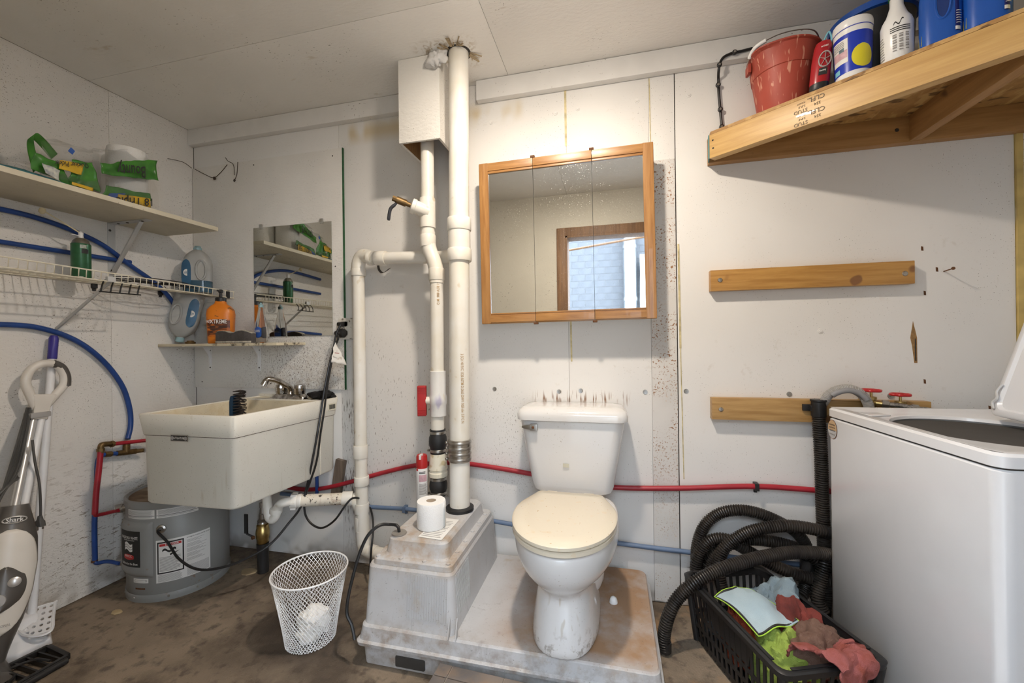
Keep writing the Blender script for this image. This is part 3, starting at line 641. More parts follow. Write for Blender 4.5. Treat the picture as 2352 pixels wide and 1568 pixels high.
build('clear_film', crumple(quad(F(95,400,.352), F(235,440,.352), F(85,318,.27), F(225,345,.27)), 26, 20, .018, 10, 11), m_film, t)
build('clear_film', crumple(quad(F(85,318,.27), F(225,345,.27), at_x(90,330,.10), at_x(215,350,.10)), 20, 10, .014, 10, 12), m_film, t)
m_teal = mat('teal_cloth', (.05,.20,.23), .9, var=.15, vs=20, bump=.4, bs=200)
tag(build('teal_cloth', crumple(lambda u, v: V((.05+.29*v, -1.08+.36*u, 1.822+.035*math.sin(PI*u)*math.sin(PI*v)+.004)), 30, 16, .008, 14, 3), m_teal, solid=.006), 'teal cloth folded flat at the left end of the long shelf', 'cloth')

# ================================================================ back wall, left part
t = thing('splash_panel', 'white painted board with a green edge mounted above the sink', 'board', (.52,-.006,.93))
build('board', MB().box((.006,-.012,.932), (1.029,-.0005,2.238)), m_panel, t, bev=.001)
build('green_edge', MB().box((1.029,-.0122,.932), (1.033,-.0005,2.238)), mat('green_paint', (.02,.10,.035), .5, var=.2, vs=30), t)
for x, z in ((.06,.965),(.55,.96),(.45,2.21),(.97,2.2),(.98,1.60)): build('screw', MB().lathe([(.004,0),(.003,.0015)], (x,-.012,z), 8, (0,-1,0)), m_gap, t)

m_mirror = mat('mirror_glass', (.80,.82,.80), .02, 1, var=.01, stains=[dict(scale=240, lo=.70, hi=.73, col=(.16,.14,.12), amt=1, mscale=7, mlo=.4, mhi=.5)])
def rough_specks(m, scale, lo, hi, r0=.02, r1=.5, box=None):
    nt = m.node_tree; b = nt.nodes['Principled BSDF']; f = _ramp(nt, _noise(nt, scale, 2), lo, hi)
    g = _ramp(nt, _noise(nt, 3.5, 4), .35, .8); q = nt.nodes.new('ShaderNodeMath'); q.operation = 'MULTIPLY_ADD'; nt.links.new(f, q.inputs[0]); q.inputs[1].default_value = r1
    h = _mul(nt, g, .05); nt.links.new(h, q.inputs[2]); nt.links.new(q.outputs[0], b.inputs['Roughness'])
t = thing('wall_mirror', 'small frameless mirror clipped to the board above the sink', 'mirror', (.70,-.016,1.224))
build('glass', MB().box((.448,-.0165,1.226), (.962,-.0125,1.846)), m_mirror, t, flat=True)
m_clear = mat('clear_clip', (.85,.84,.80), .15, trans=.7, var=.02)
for x, z in ((.50,1.846),(.90,1.846)): build('clip', MB().box((x-.010,-.021,z-.008), (x+.010,-.0125,z+.018)), m_clear, t, bev=.002)

# small shelf above the sink
m_sshelf = mat('stained_shelf', (.64,.56,.40), .6, var=.1, vs=9, stains=[dict(scale=30, lo=.52, hi=.62, col=(.05,.035,.02), amt=.9, detail=5, box=((.40,None,None),(.9,None,None),.1))])
t = thing('wall_shelf', 'short cream shelf on two white brackets beside the small mirror', 'shelf', (.39,-.1,1.175))
build('board', MB().box((.003,-.215,1.176), (.785,-.013,1.190)), m_sshelf, t, bev=.001)
for x in (.125,.475):
    b_ = build('bracket', MB().box((x-.011,-.0155,1.03), (x+.011,-.0125,1.176)).box((x-.011,-.17,1.1725), (x+.011,-.0125,1.1758)).prism([(x-.0015,-.0155,1.04),(x-.0015,-.0155,1.172),(x-.0015,-.060,1.172),(x-.0015,-.024,1.12)], (.003,0,0)), m_white, t)
    for z in (1.05,1.15): build('screw', MB().lathe([(.005,0),(.003,.002)], (x,-.0155,z), 8, (0,-1,0)), m_gap, b_)

m_orange = mat('orange_plastic', (.70,.20,.015), .35, var=.06, stains=[dict(scale=45, lo=.66, hi=.72, col=(.10,.05,.02), amt=.8)])
c = V((.338,-.128,1.190)); t = thing('pump_bottle', 'orange hand cleaner bottle with a black pump on the small shelf', 'bottle', c)
fdir = V((.55,-.83,0)).normalized(); sdir = V((.83,.55,0)).normalized()
def oring(z, a, b, cc=c, fd=fdir, sv=sdir, ex=2/3.2, n=32):
    return [cc+V((0,0,z))+sv*(math.copysign(abs(math.cos(2*PI*k/n))**ex, math.cos(2*PI*k/n))*a)+fd*(math.copysign(abs(math.sin(2*PI*k/n))**ex, math.sin(2*PI*k/n))*b) for k in range(n)]
build('body', MB().loft([oring(z, a, b) for z, a, b in ((0,.056,.036),(.006,.060,.040),(.05,.061,.041),(.09,.063,.042),(.16,.066,.043),(.185,.062,.041),(.205,.046,.034),(.218,.028,.026),(.232,.024,.024))]), m_orange, t)
build('pump_collar', MB().lathe([(.026,0),(.026,.020),(.020,.024)], c+V((0,0,.230)), 20), m_black, t)
build('pump_head', MB().lathe([(.008,0),(.007,.026),(.012,.030),(.012,.042),(.006,.046)], c+V((0,0,.252)), 16).bar(c+V((0,0,.290)), c+V((0,0,.286))+fdir*.05, .010, .010), m_black, t)
m_lorange = mat('brown_label', (.13,.035,.012), .45, var=.2, vs=30, stains=[dict(scale=26, lo=.5, hi=.6, col=(.55,.14,.01), amt=.9, stretch=(1,1,3))])
lb = build('label', MB().grid(lambda u, v: c+V((0,0,.040+.092*v))+sdir*((2*u-1)*.052)+fdir*(.0428-.004*(2*u-1)**4), 16, 4), m_lorange, t)
build('lettering', text_plane('XTREME', .030, c+V((0,0,.118))+fdir*.0445, sdir, (0,0,1), .080), m_paper, lb, flat=True)
build('lettering', text_plane('FAST', .018, c+V((0,0,.118))+fdir*.0440-sdir*.047, sdir, (0,.0,1), .018), m_paper, lb, flat=True)
for i in range(5): build('print_line', MB().grid(lambda u, v: c+V((0,0,.056+i*.009+.003*v))+sdir*((2*u-1)*.038)+fdir*.0441, 2, 1), m_ink, lb, flat=True)

m_pad = mat('grey_scrub_cloth', (.085,.075,.070), .85, var=.15, vs=30, bump=.5, bs=350)
m_padw = mat('pad_fuzz', (.50,.46,.38), .9, var=.2, vs=60)
t = thing('scrub_pad', 'dirty grey scrubbing pad lying in front of the orange bottle', 'scrubber', (.52,-.185,1.190))
pd = [at_y(488+i*(114/12), 0, -.20) for i in range(13)]
def padring(i):
    x = .392+.232*i/12; th = .016; zt = .058+.006*math.sin(i*.9); y = -.193+.006*math.sin(i*.5); sc = 1 if 0 < i < 12 else .93
    return [V((x,y-th*sc,1.191)), V((x,y-th*1.05*sc,1.191+zt*.5)), V((x,y-th*sc,1.191+zt*sc)), V((x,y+th*sc,1.191+zt*sc)), V((x,y+th*1.05*sc,1.191+zt*.5)), V((x,y+th*sc,1.191))]
build('pad', MB().loft([padring(i) for i in range(13)]), m_pad, t, bev=.002)
build('fuzzy_top', MB().grid(lambda u, v: padring(int(u*12))[2].lerp(padring(int(u*12))[3], v)+V((0,0,.001+.002*random.random())), 12, 4), m_padw, t, solid=.002)
build('fuzzy_base', MB().grid(lambda u, v: padring(int(u*12))[0]+V((0,-.001-.001*random.random(),.010*v)), 12, 2), m_padw, t, solid=.002)
tag(build('brass_cap', MB().lathe([(.022,0),(.024,.004),(.024,.010),(.016,.013),(.016,.018),(.004,.019)], (.155,-.155,1.190), 20), m_brassd), 'small brass plumbing cap lying on the small shelf between the bottles', 'fitting')
m_clr = mat('clear_plastic', (.88,.90,.90), .08, trans=.93, ior=1.2, var=.02)
c = V((.562,-.085,1.190)); t = thing('soap_bottle', 'clear dish soap bottle standing in front of the small mirror', 'bottle', c)
so = [(0,.020,.016),(.006,.036,.022),(.05,.042,.024),(.10,.036,.022),(.15,.020,.017),(.185,.013,.013),(.195,.012,.012)]
build('body', MB().loft([oring(z, a, b, c, V((0,-1,0)), V((1,0,0)), 1, 28) for z, a, b in so]), m_clr, t)
build('cap', MB().lathe([(.013,0),(.013,.014),(.006,.018),(.005,.026)], c+V((0,0,.195)), 16), m_aqua, t)
lb = build('label', MB().grid(lambda u, v: c+V((0,-.0255+.004*(2*u-1)**2,.028))+V(((2*u-1)*.024*math.sqrt(max(.05,1-(2*v-1)**4)),0,.060*v)), 10, 10), m_bprint, t)
build('lettering', text_plane('DAWN', .02, c+V((0,-.0272,.064)), (1,0,0), (0,0,1), .034), m_paper, lb, flat=True)
build('label', MB().grid(lambda u, v: c+V(((2*u-1)*.024*math.sqrt(max(.05,1-(2*v-1)**4)),.0255-.004*(2*u-1)**2,.028+.060*v)), 10, 10), m_bprint, t)
build('lettering', text_plane('DAWN', .02, c+V((0,.0272,.064)), (-1,0,0), (0,0,1), .034), m_paper, t, flat=True)

# ---------------------------------------------------------------- sink
m_sink = mat('cream_sink_plastic', (.72,.69,.61), .4, var=.03, vs=5, stains=[dict(scale=30, lo=.62, hi=.72, col=(.42,.33,.20), amt=.4, stretch=(1,1,.12), mscale=5, mlo=.45, mhi=.6), dict(scale=220, lo=.71, hi=.74, col=(.20,.14,.07), amt=.6)])
SQ = [V((.462,-.622,0)), V((.942,-.605,0)), V((.988,-.016,0)), V((.478,-.016,0))]
cen = sum(SQ, V())/4
def sring(z, off, taper=0, n=4, rr=.02, back=0):
    out = []
    for i in range(4):
        p = SQ[i]; a = (SQ[i-1]-p).normalized(); b = (SQ[(i+1) % 4]-p).normalized(); q = p+(a+b)*(off+taper*0)
        q = q+(cen-q)*taper
        if back and i in (2,3): q = q+V((0,-back,0))
        for k in range(n+1):
            s = k/n; w = rr; pa, pb = q+a*w, q+b*w; out.append(pa.lerp(q, s).lerp(q.lerp(pb, s), s)+V((0,0,z)))
    return out
t = thing('utility_sink', 'cream plastic laundry sink hung on the back wall above the water heater', 'sink', (.72,-.31,.505))
tub = MB().loft([sring(.505,.010,.03,rr=.03), sring(.515,.004,.025,rr=.03), sring(.797,.009,0,rr=.022), sring(.804,.004,0,rr=.022), sring(.888,-.005,0,rr=.018), sring(.892,-.002,0,rr=.018),
    sring(.892,.010,0,rr=.018), sring(.888,.012,0,rr=.018)], True, False)
build('tub', tub, m_sink, t, angle=50)
m_basin = mat('stained_cream_basin', (.66,.58,.42), .45, var=.1, vs=8, stains=[dict(scale=200, lo=.68, hi=.72, col=(.25,.16,.07), amt=.6), dict(scale=14, lo=.5, hi=.7, col=(.52,.40,.22), amt=.6, detail=5)])
build('basin', MB().loft([sring(.8885,.011,0,rr=.02), sring(.880,.014,0,rr=.03,back=.09), sring(.60,.03,.03,rr=.05,back=.10), sring(.56,.05,.05,rr=.05,back=.11)], False, True), m_basin, t, angle=50)
build('apron_crease', MB().loft([sring(.799,.0065,0,rr=.022), sring(.8015,.0055,0,rr=.022)], False, False), mat('grime_line', (.12,.085,.05), .8, var=.4, vs=60), t)
build('faucet_ledge', MB().prism([(.492,-.108,.874),(.968,-.108,.874),(.976,-.02,.874),(.490,-.02,.874)], (0,0,.012)), m_sink, t, bev=.004)
build('backsplash_rim', MB().prism([(.482,-.030,.886),(.982,-.030,.886),(.986,-.016,.886),(.480,-.016,.886)], (0,0,.018)), m_sink, t, bev=.004)
fd = (SQ[1]-SQ[0]).normalized(); fn_ = V((fd.y,-fd.x,0))
pc = SQ[0]+fd*.213+fn_*.0005+V((0,0,.795))
nmp = build('name_plate', MB().obox(pc+fn_*.001, (.088,.002,.026), fd, fn_), m_steel, t); build('plate_field', MB().obox(pc+fn_*.0022, (.082,.001,.021), fd, fn_), m_ink, nmp)
build('lettering', text_plane('UTILATUB', .013, pc+fn_*.003, fd, (0,0,1), .052), m_paper, nmp, flat=True)
for s in (-1,1): build('emblem', MB().lathe([(.008,0),(.008,.0004)], pc+fd*s*.034+fn_*.0028, 14, fn_), m_ink2, nmp)
rd = (SQ[2]-SQ[1]).normalized(); rn = V((rd.y,-rd.x,0)); bc_ = SQ[1]+rd*.545+rn*.003+V((0,0,.848))
bl_ = build('barcode_label', MB().obox(bc_, (.052,.001,.036), rd, rn), mat('old_label', (.66,.62,.50), .6), t)
for k in range(12): build('bar', MB().obox(bc_+rd*(-.020+.0036*k)+rn*.0008, (.0015+.0008*(k % 3), .0006, .024), rd, rn), m_ink, bl_)
build('rib', MB().obox(SQ[1]+rd*.46+rn*.0005+V((0,0,.655)), (.006,.006,.28), rd, rn), m_sink, t)
build('rear_brace', MB().obox((.985,-.012,.455), (.055,.022,.20), (1,0,-.18), (0,1,0)), wood('old_brown_wood', (.17,.13,.10), (.10,.075,.055), 2), t)

fx = V((.728,-.063,.886)); t = thing('faucet', 'tarnished chrome faucet with two knob handles on the sink ledge', 'faucet', fx)
build('base', MB().loft([rrect(fx.x,fx.y,fx.z+z,hx,hy,.02) for z, hx, hy in ((0,.104,.030),(.012,.102,.028),(.026,.088,.020))]), m_chrome, t)
for s in (-1,1):
    k_ = build('knob', MB().lathe([(.018,.020),(.027,.028),(.029,.058),(.027,.074),(.010,.078)], fx+V((s*.060,0,0)), 12), m_chrome, t, flat=True)
    build('knob_lever', MB().obox(fx+V((s*.060+.024,-.012,.058)), (.022,.012,.026)), m_chrome, k_, bev=.002)
build('spout', MB().tube(spline([fx+V((0,0,.02)), fx+V((0,-.004,.055)), fx+V((-.012,-.03,.080)), fx+V((-.030,-.065,.104)), fx+V((-.050,-.100,.112)), fx+V((-.062,-.118,.082))], 6), [.0145]*12+[.0135]*14+[.0155]*5, 14), m_chrome, t)
build('spout_collar', MB().lathe([(.018,0),(.018,.016),(.014,.022)], fx+V((0,0,.020)), 16), m_chrome, t)
m_blk = mat('black_fabric', (.010,.009,.009), .9, var=.2, vs=40, bump=.6, bs=150)
def lump(c, r, n=24, m=16, amp=.3, sc=14, seed=0, flat_z=None):
    c = V(c); sv = V((seed*2.3, seed, seed*.7)); mb = MB()
    def g(u, v):
        th, ph = 2*PI*u, PI*(v*.998+.001); d = V((math.sin(ph)*math.cos(th), math.sin(ph)*math.sin(th), math.cos(ph)))
        q = V((d.x*r[0], d.y*r[1], d.z*r[2])); k = 1+amp*noise.noise((c+q)*sc+sv)+amp*.55*noise.noise((c+q)*sc*2.4+sv)+amp*.25*abs(noise.noise((c+q)*sc*5+sv))-amp*.22*abs(noise.noise((c+q)*sc*3.3-sv)); p = c+q*k
        if flat_z is not None: p.z = max(p.z, flat_z)
        return p
    return mb.grid(g, n, m, cu=True)
tag(build('black_glove', lump((.915,-.062,.903), (.068,.040,.022), 28, 18, .6, 26, 2, .8865), m_blk), 'crumpled black glove lying on the right end of the sink ledge', 'glove')
t = thing('scrub_brush', 'dark blue scrub brush standing on end inside the sink', 'brush', (.80,-.40,.60))
bo = at_y(541,907,-.44); ud = V((0,.02,1)); ub = V((.9,.3,0)).normalized(); un = V((-.3,.9,0)).normalized()
build('block', MB().loft([[V(p)+ub*x+un*y for x, y in ((-.012,-.03),(.004,-.03),(.004,.03),(-.012,.03))] for p in ((bo.x,bo.y,.59),(bo.x,bo.y,bo.z-.03),(bo.x+.004,bo.y,bo.z-.008),(bo.x+.008,bo.y,bo.z))]), mat('navy_plastic', (.012,.035,.065), .4), t, bev=.004)
mb = MB()
for i in range(30):
    for j in range(10):
        p = V((bo.x,bo.y,.60+i*(bo.z-.02-.60)/26))+ub*.004+un*(-.027+.006*j); mb.tube([p, p+ub*(.026+.006*random.random())+V((0,0,random.uniform(-.006,.006)))+un*random.uniform(-.004,.004)], .0021, 4, cap=False)
br_ = build('bristles', mb, mat('dark_bristles', (.045,.035,.03), .8, var=.3, vs=60), t); br_['kind'] = 'stuff'

# ---------------------------------------------------------------- drain under the sink
m_pvc = mat('white_pvc', (.75,.73,.68), .35, var=.04, vs=8, dark=(.70,.655,.56), stains=[dict(scale=26, lo=.64, hi=.72, col=(.50,.38,.20), amt=.5, mscale=6, mlo=.5, mhi=.62)])
m_pvcd = mat('dirty_pvc', (.72,.66,.55), .5, var=.08, vs=10, stains=[dict(scale=26, lo=.50, hi=.58, col=(.22,.10,.03), amt=.9, detail=5, mscale=8, mlo=.42, mhi=.55), dict(scale=70, lo=.64, hi=.68, col=(.03,.02,.015), amt=.9)])
def coupling(p, d, r, h, m, parent, name='coupling'):
    return build(name, MB().lathe([(r*.97,-h/2),(r,-h/2+.003),(r,h/2-.003),(r*.97,h/2)], p, 24, d), m, parent)
t = thing('sink_drain', 'white plastic trap and stained drain arm under the laundry sink', 'drain pipe', (.80,-.30,.30))
TY = -.27
tp = at_y(612,1140,TY); j1 = at_y(617,1180,TY); j2 = at_y(632,1196,TY); j3 = at_y(634,1180,TY+.0); w0 = at_y(652,1154,TY); ar = at_y(676,1150,-.22); ae = V((1.155,-.082,.385))
build('tailpiece', MB().tube([V((tp.x,tp.y,.507)), tp, j1], .0215, 16), m_pvc, t)
build('trap_bend', MB().tube(spline([j1, at_y(619,1187,TY), at_y(626,1192,TY), at_y(633,1184,TY), at_y(635,1174,TY), at_y(642,1160,TY), w0, ar], 6), .0215, 16), m_pvc, t)
coupling(at_y(634,1172,TY), (.1,0,1), .029, .022, m_pvc, t, 'slip_nut')
d_ = (ae-ar).normalized()
build('arm', MB().tube([ar, ar.lerp(ae,.8)], .0295, 20), m_pvcd, t)
coupling(ar, d_, .036, .030, m_pvc, t, 'slip_nut'); coupling(ar+d_*.024, d_, .033, .02, m_pvc, t)
for k in range(6):
    u, w = frame(d_); q = ar+(u*math.cos(k*PI/3)+w*math.sin(k*PI/3))*.037; build('nut_lug', MB().obox(q, (.024,.008,.008), d_, u), m_pvc, t)
coupling(ar.lerp(ae,.82), d_, .036, .05, m_pvc, t)

t = thing('shutoff_valve', 'brass ball valve with a black lever on a black pipe rising from the floor', 'valve', (.654,-.182,0))
VX, VY = .654, -.182
build('floor_pipe', MB().lathe([(.0265,0),(.0265,.125),(.029,.125),(.029,.150),(.024,.152)], (VX,VY,0), 20), m_black, t)
build('valve_body', MB().lathe([(.024,.150),(.028,.156),(.028,.175),(.032,.182),(.033,.205),(.030,.225),(.028,.228),(.028,.245),(.022,.250)], (VX,VY,0), 14), m_brass, t)
build('union', MB().lathe([(.022,.250),(.025,.255),(.022,.262),(.024,.268),(.016,.276),(.017,.30),(.013,.304),(.012,.335),(.015,.337),(.015,.36)], (VX,VY,0), 16), m_steel, t)
build('lever', MB().bar((VX-.052,VY-.05,.215), (VX-.052,VY-.05,.315), .006, .022, up=(1,0,0)).bar((VX-.052,VY-.05,.215), (VX-.02,VY-.03,.19), .012, .006), m_black, t, bev=.003)
build('lever_nut', MB().lathe([(.009,0),(.009,.012)], (VX-.02,VY-.033,.192), 6, (-.4,-1,0)), m_rusty, t, flat=True)

# ---------------------------------------------------------------- white stack by the outlet
LY = -.08
t = thing('vent_pipe', 'white drain stack with an elbow and wye beside the laundry sink', 'pipe', (1.168,LY,.12))
LX = 1.167
build('pipe', MB().tube([(LX,LY,1.56), (LX+.001,LY,.72), (LX+.004,LY,.42), (LX+.016,LY-.01,.20)], .0300, 24), m_pvc, t)
for z, h, r in ((1.545,.035,.036),(.625,.065,.036),(.475,.045,.037),(.335,.050,.036),(.255,.075,.036)): coupling((LX+.004 if z < .5 else LX,LY,z), (0,0,1), r, h, m_pvc, t)
build('wye', MB().tube(spline([V((LX-.052,LY-.002,.385)), V((LX-.03,LY,.37)), V((LX-.005,LY,.33))], 5), .031, 18), m_pvc, t)
build('lower_elbow', MB().tube(spline([V((LX+.012,LY-.006,.225)), V((LX+.018,LY-.010,.165)), V((LX+.04,LY-.012,.130)), V((LX+.09,LY-.014,.120))], 6), .034, 20), m_pvc, t)
build('discharge', MB().tube([(LX+.08,LY-.014,.120), (1.515,LY-.03,.115)], .030, 20), m_pvc, t)
E1 = V((LX,LY,1.56)); HB = V((1.655,-.105,1.592)); HE = V((1.768,-.195,1.588))
build('upper_elbow', MB().tube(spline([E1, V((LX+.004,LY,1.60)), V((LX+.028,LY-.004,1.628)), V((LX+.070,LY-.012,1.622)), V((LX+.12,LY-.03,1.606))], 6), .034, 20), m_pvc, t)
hb0 = V((LX+.12,LY-.03,1.606)); hd_ = (HB-hb0).normalized()
build('branch_pipe', MB().tube(spline([hb0, hb0.lerp(HB,.5), HB, HE], 5), .030, 20), m_pvc, t); coupling(hb0+hd_*.03, hd_, .036, .055, m_pvc, t); coupling(hb0-hd_*.03, hd_, .036, .02, m_pvc, t)
m_strapm = mat('perforated_strap', (.07,.06,.05), .5, .6, var=.2)
build('hanger_strap', MB().grid(lambda u, v: spline([at_y(868,605,-.11), at_y(871,620,-.10), at_y(880,626,-.06), at_y(895,616,-.02)], 8)[int(u*24)]+V((.012*(v-.5),0,.004*(v-.5))), 24, 1), m_strapm, t, solid=.0012)
build('lettering', text_plane('3', .016, (LX+.02,LY-.0335,.285), (1,0,0), (0,0,1)), m_red, t, flat=True)

# outlet, plugs, cords
t = thing('outlet_box', 'dirty white outlet box behind the drain stack', 'outlet', (1.075,-.02,1.20))
build('box', MB().box((1.012,-.030,1.203), (1.135,0,1.318)), m_white, t, bev=.004)
build('face_plate', MB().box((1.010,-.034,1.205), (1.137,-.030,1.316)), mat('grubby_white', (.70,.67,.60), .5, var=.08, vs=20, stains=[dict(scale=50, lo=.62, hi=.68, col=(.12,.09,.06), amt=.8)]), t, bev=.003)
for z in (1.285,1.237): build('receptacle', MB().loft([rrect(1.050,0,0,.017,.013,.008)]*2, True, True).map(lambda p: V((p.x,-.034-.001,z+p.y))), mat('ivory_receptacle', (.66,.60,.42), .5), t)
m_cordb = mat('black_cord', (.016,.016,.017), .42, var=.1)
p1 = V((1.042,-.038,1.285)); p2 = V((1.047,-.038,1.236))
t = thing('power_cord', 'black heater cord from the upper plug sagging down to the water heater', 'cord', p1)
build('plug', MB().loft([[p1+V((x*k,-d,z*k)) for x, z in ((.012,.012),(-.022,.010),(-.022,-.012),(.012,-.014))] for k, d in ((1,0),(1,.016),(.6,.034))]), m_cordb, t, bev=.004)
W = at_y
build('cord', MB().tube(even(spline([p1+V((-.006,-.03,0)), W(782,746,-.075), W(773,765,-.085), W(766,800,-.09), W(757,835,-.12), W(746,890,-.15), W(738,940,-.165), W(730,990,-.19), W(717,1060,-.20), W(704,1120,-.20), W(690,1165,-.22), W(664,1200,-.25), W(620,1250,-.33), W(560,1285,-.40), W(500,1305,-.46), W(450,1306,-.50), W(410,1282,-.52), W(385,1245,-.51), GL+gd*.035, GL+gd*.015], 8), .012), .0055, 8), m_cordb, t)
t = thing('power_cord', 'black pump cord looping from the lower plug behind the drain stack', 'cord', p2)
build('plug', MB().lathe([(.024,0),(.024,.022),(.020,.026),(.013,.03),(.011,.05)], p2, 18, (-.35,-1,0)), m_cordb, t)
build('cord', MB().tube(even(spline([p2+V((-.015,-.045,0)), W(777,776,-.085), W(770,795,-.095), W(762,830,-.125), W(751,890,-.155), W(745,940,-.17), W(737,990,-.19), W(727,1060,-.20), W(711,1110,-.20), W(700,1145,-.20), W(701,1180,-.20), W(716,1203,-.20), W(740,1212,-.20), W(768,1195,-.19), W(790,1165,-.17), W(806,1146,-.145), W(820,1143,-.13), W(840,1150,-.02), W(850,1165,-.03), W(856,1190,-.08), W(857,1220,-.12), W(853,1260,-.16), V((1.27,-.17,.06))], 8), .012), .0050, 8), m_cordb, t)
m_tag = mat('soiled_tag', (.72,.70,.66), .5, var=.05, stains=[dict(scale=40, lo=.6, hi=.7, col=(.4,.33,.25), amt=.7)])
t = thing('warning_tag', 'crumpled white warning tag wrapped around the power cords', 'tag', W(772,830,-.12))
ta = [W(769,783,-.10), W(760,832,-.135), W(797,838,-.06)]
build('tag', crumple(lambda u, v: ta[0].lerp(ta[1].lerp(ta[2], u), .05+.95*v), 12, 12, .006, 30, 4), m_tag, t, solid=.001)
build('red_mark', MB().bar(W(769,810,-.133), W(779,811,-.118), .004, .003), mat('rust_red_print', (.30,.05,.02), .6), t)

# ---------------------------------------------------------------- wire waste basket
BC = (1.243,-.540); t = thing('waste_basket', 'white wire mesh waste basket on the floor before the sink', 'waste basket', (*BC,0))
m_ww = mat('white_coated_wire', (.80,.80,.80), .35, var=.02)
def bprof(s): return .093+(.140-.093)*s**1.15
mb = MB(); NW = 52; HT = .272
for dr_ in (-1,1):
    for k in range(NW):
        mb.tube([(BC[0]+bprof(s)*math.cos(2*PI*k/NW+dr_*s*1.55), BC[1]+bprof(s)*math.sin(2*PI*k/NW+dr_*s*1.55), .003+HT*s) for s in [i/22 for i in range(23)]], .0011, 4, cap=False)
build('mesh_wall', mb, m_ww, t, angle=90)
build('rim', MB().tube([(BC[0]+.140*math.cos(k*PI/32), BC[1]+.140*math.sin(k*PI/32), .276) for k in range(64)], .0033, 8, closed=True), m_ww, t)
mb = MB()
for k in range(-9,10):
    w = math.sqrt(max(0,.093**2-(k*.0098)**2)); mb.tube([(BC[0]+k*.0098,BC[1]-w,.003),(BC[0]+k*.0098,BC[1]+w,.003)], .0011, 4); mb.tube([(BC[0]-w,BC[1]+k*.0098,.004),(BC[0]+w,BC[1]+k*.0098,.004)], .0011, 4)
build('mesh_bottom', mb, m_ww, t)
m_tiss = mat('crumpled_tissue', (.82,.81,.78), .8, var=.04, vs=14, bump=.3, bs=60)
for k, (dx, dy, dz, r, lab) in enumerate(((.02,-.012,.078,.062,'upper crumpled paper towel inside the wire waste basket'), (-.028,.018,.055,.048,'crumpled paper towel at the bottom left of the waste basket'), (.0,-.01,.030,.058,'flattened paper towel at the bottom of the waste basket'))):
    tag(build('crumpled_paper', lump((BC[0]+dx,BC[1]+dy,dz), (r,r*.9,r*.75 if k < 2 else .022), 34, 26, .55, 16, k+3, .006), m_tiss, flat=True), lab, 'paper', 'papers in the waste basket')
for p, r, m, lab in (((.585,-.205,0),.03,mat('wood_chip', (.35,.26,.15), .8),'flat wood chip on the floor behind the water heater'), ((.285,-.60,0),.016,mat('leaf_bit', (.42,.32,.18), .8),'small tan scrap on the floor in front of the water heater')):
    tag(build('floor_scrap', MB().prism([(p[0]+r*1.4*math.cos(a)*(1+.2*math.sin(3*a)), p[1]+r*math.sin(a), .0005) for a in [k*PI/5 for k in range(10)]], (0,0,.006)), m, bev=.001), lab, 'debris')

# ================================================================ stacks beside the toilet
BX, BY = 1.768, -.236
t = thing('soil_stack', 'thick white vent stack rising from the grey tank through the ceiling', 'pipe', (BX,BY,.44))
build('pipe', MB().tube([(BX,BY,.432), (BX+.008,BY,1.2), (BX+.020,BY,2.47)], .0445, 28), m_pvc, t)
for z, h, r in ((1.700,.055,.053),(1.565,.055,.053)): coupling((BX+.013,BY,z), (0,0,1), r, h, m_pvc, t)
build('tee', MB().lathe([(.049,1.54),(.049,1.73)], (BX+.013,BY,0), 28), m_pvc, t)
bd_ = build('banded_coupling', MB().lathe([(.046,.655),(.050,.657),(.050,.750),(.046,.752)], (BX+.003,BY,0), 28), mat('corrugated_steel_band', (.45,.42,.38), .35, 1, var=.15, vs=20, bump=.5, bs=40, bstretch=(.05,.05,1)), t)
for z in (.668,.692,.716,.740):
    build('clamp_band', MB().lathe([(.0505,-.006),(.052,-.004),(.052,.004),(.0505,.006)], (BX+.003,BY,z), 28), m_steel, bd_)
    build('clamp_screw', MB().lathe([(.006,-.010),(.006,.008),(.004,.010)], V((BX+.003,BY,z))+V((-.05,-.022,0)), 8, (-.3,-1,0)), m_steel, bd_)
build('rubber_seal', MB().lathe([(.048,.440),(.062,.440),(.062,.452),(.050,.458)], (BX,BY,0), 28), m_black, t)
m_print = mat('tan_pipe_print', (.45,.30,.14), .6)
build('lettering', text_cyl('3 SCH 40 PVC 1120 ASTM D-2665 DWV  NSF-dw  S P C N', .018, (BX+.006,BY), .0455, math.atan2(CAM.y-BY, CAM.x-BX)+.25, .98, .30, vert=True), m_print, t, flat=True)

MY = -.188
ml = at_y(1005,800,MY).x; mu = at_y(981,400,MY).x
t = thing('discharge_pipe', 'white pump discharge pipe with red ball valve and black rubber couplings', 'pipe', (ml,MY,.44))
def mz(py, px=1005): return at_y(px, py, MY).z
R2 = .0305
build('lower_pipe', MB().tube([(ml-.004,MY,mz(990)), (ml,MY,mz(640))], R2, 24), m_pvc, t)
build('offset_bend', MB().tube(spline([V((ml,MY,mz(650))), V((ml,MY,mz(625))), V((ml-.012,MY,mz(600))), V((mu+.010,MY,mz(575))), V((mu,MY,mz(550))), V((mu,MY,mz(530)))], 6), .0335, 22), m_pvc, t)
build('upper_pipe', MB().tube([(mu,MY,mz(550)), (mu+.004,MY,2.465)], R2, 24), m_pvc, t)
for py, h, x in ((630,.055,ml),(552,.055,mu)): coupling((x,MY,mz(py)), (0,0,1), .0365, h, m_pvc, t)
ty = build('cleanout_tee', MB().lathe([(.0355,mz(522)),(.0365,mz(519)),(.0365,mz(458)),(.0355,mz(454))], (mu,MY,0), 24), m_pvc, t)
to = V((mu-.03,MY-.035,mz(480))); tdir = V((-.80,-.50,.30)).normalized()
build('branch', MB().lathe([(.030,-.05),(.031,.012),(.034,.014),(.034,.030),(.022,.034)], to, 20, tdir), m_pvc, ty)
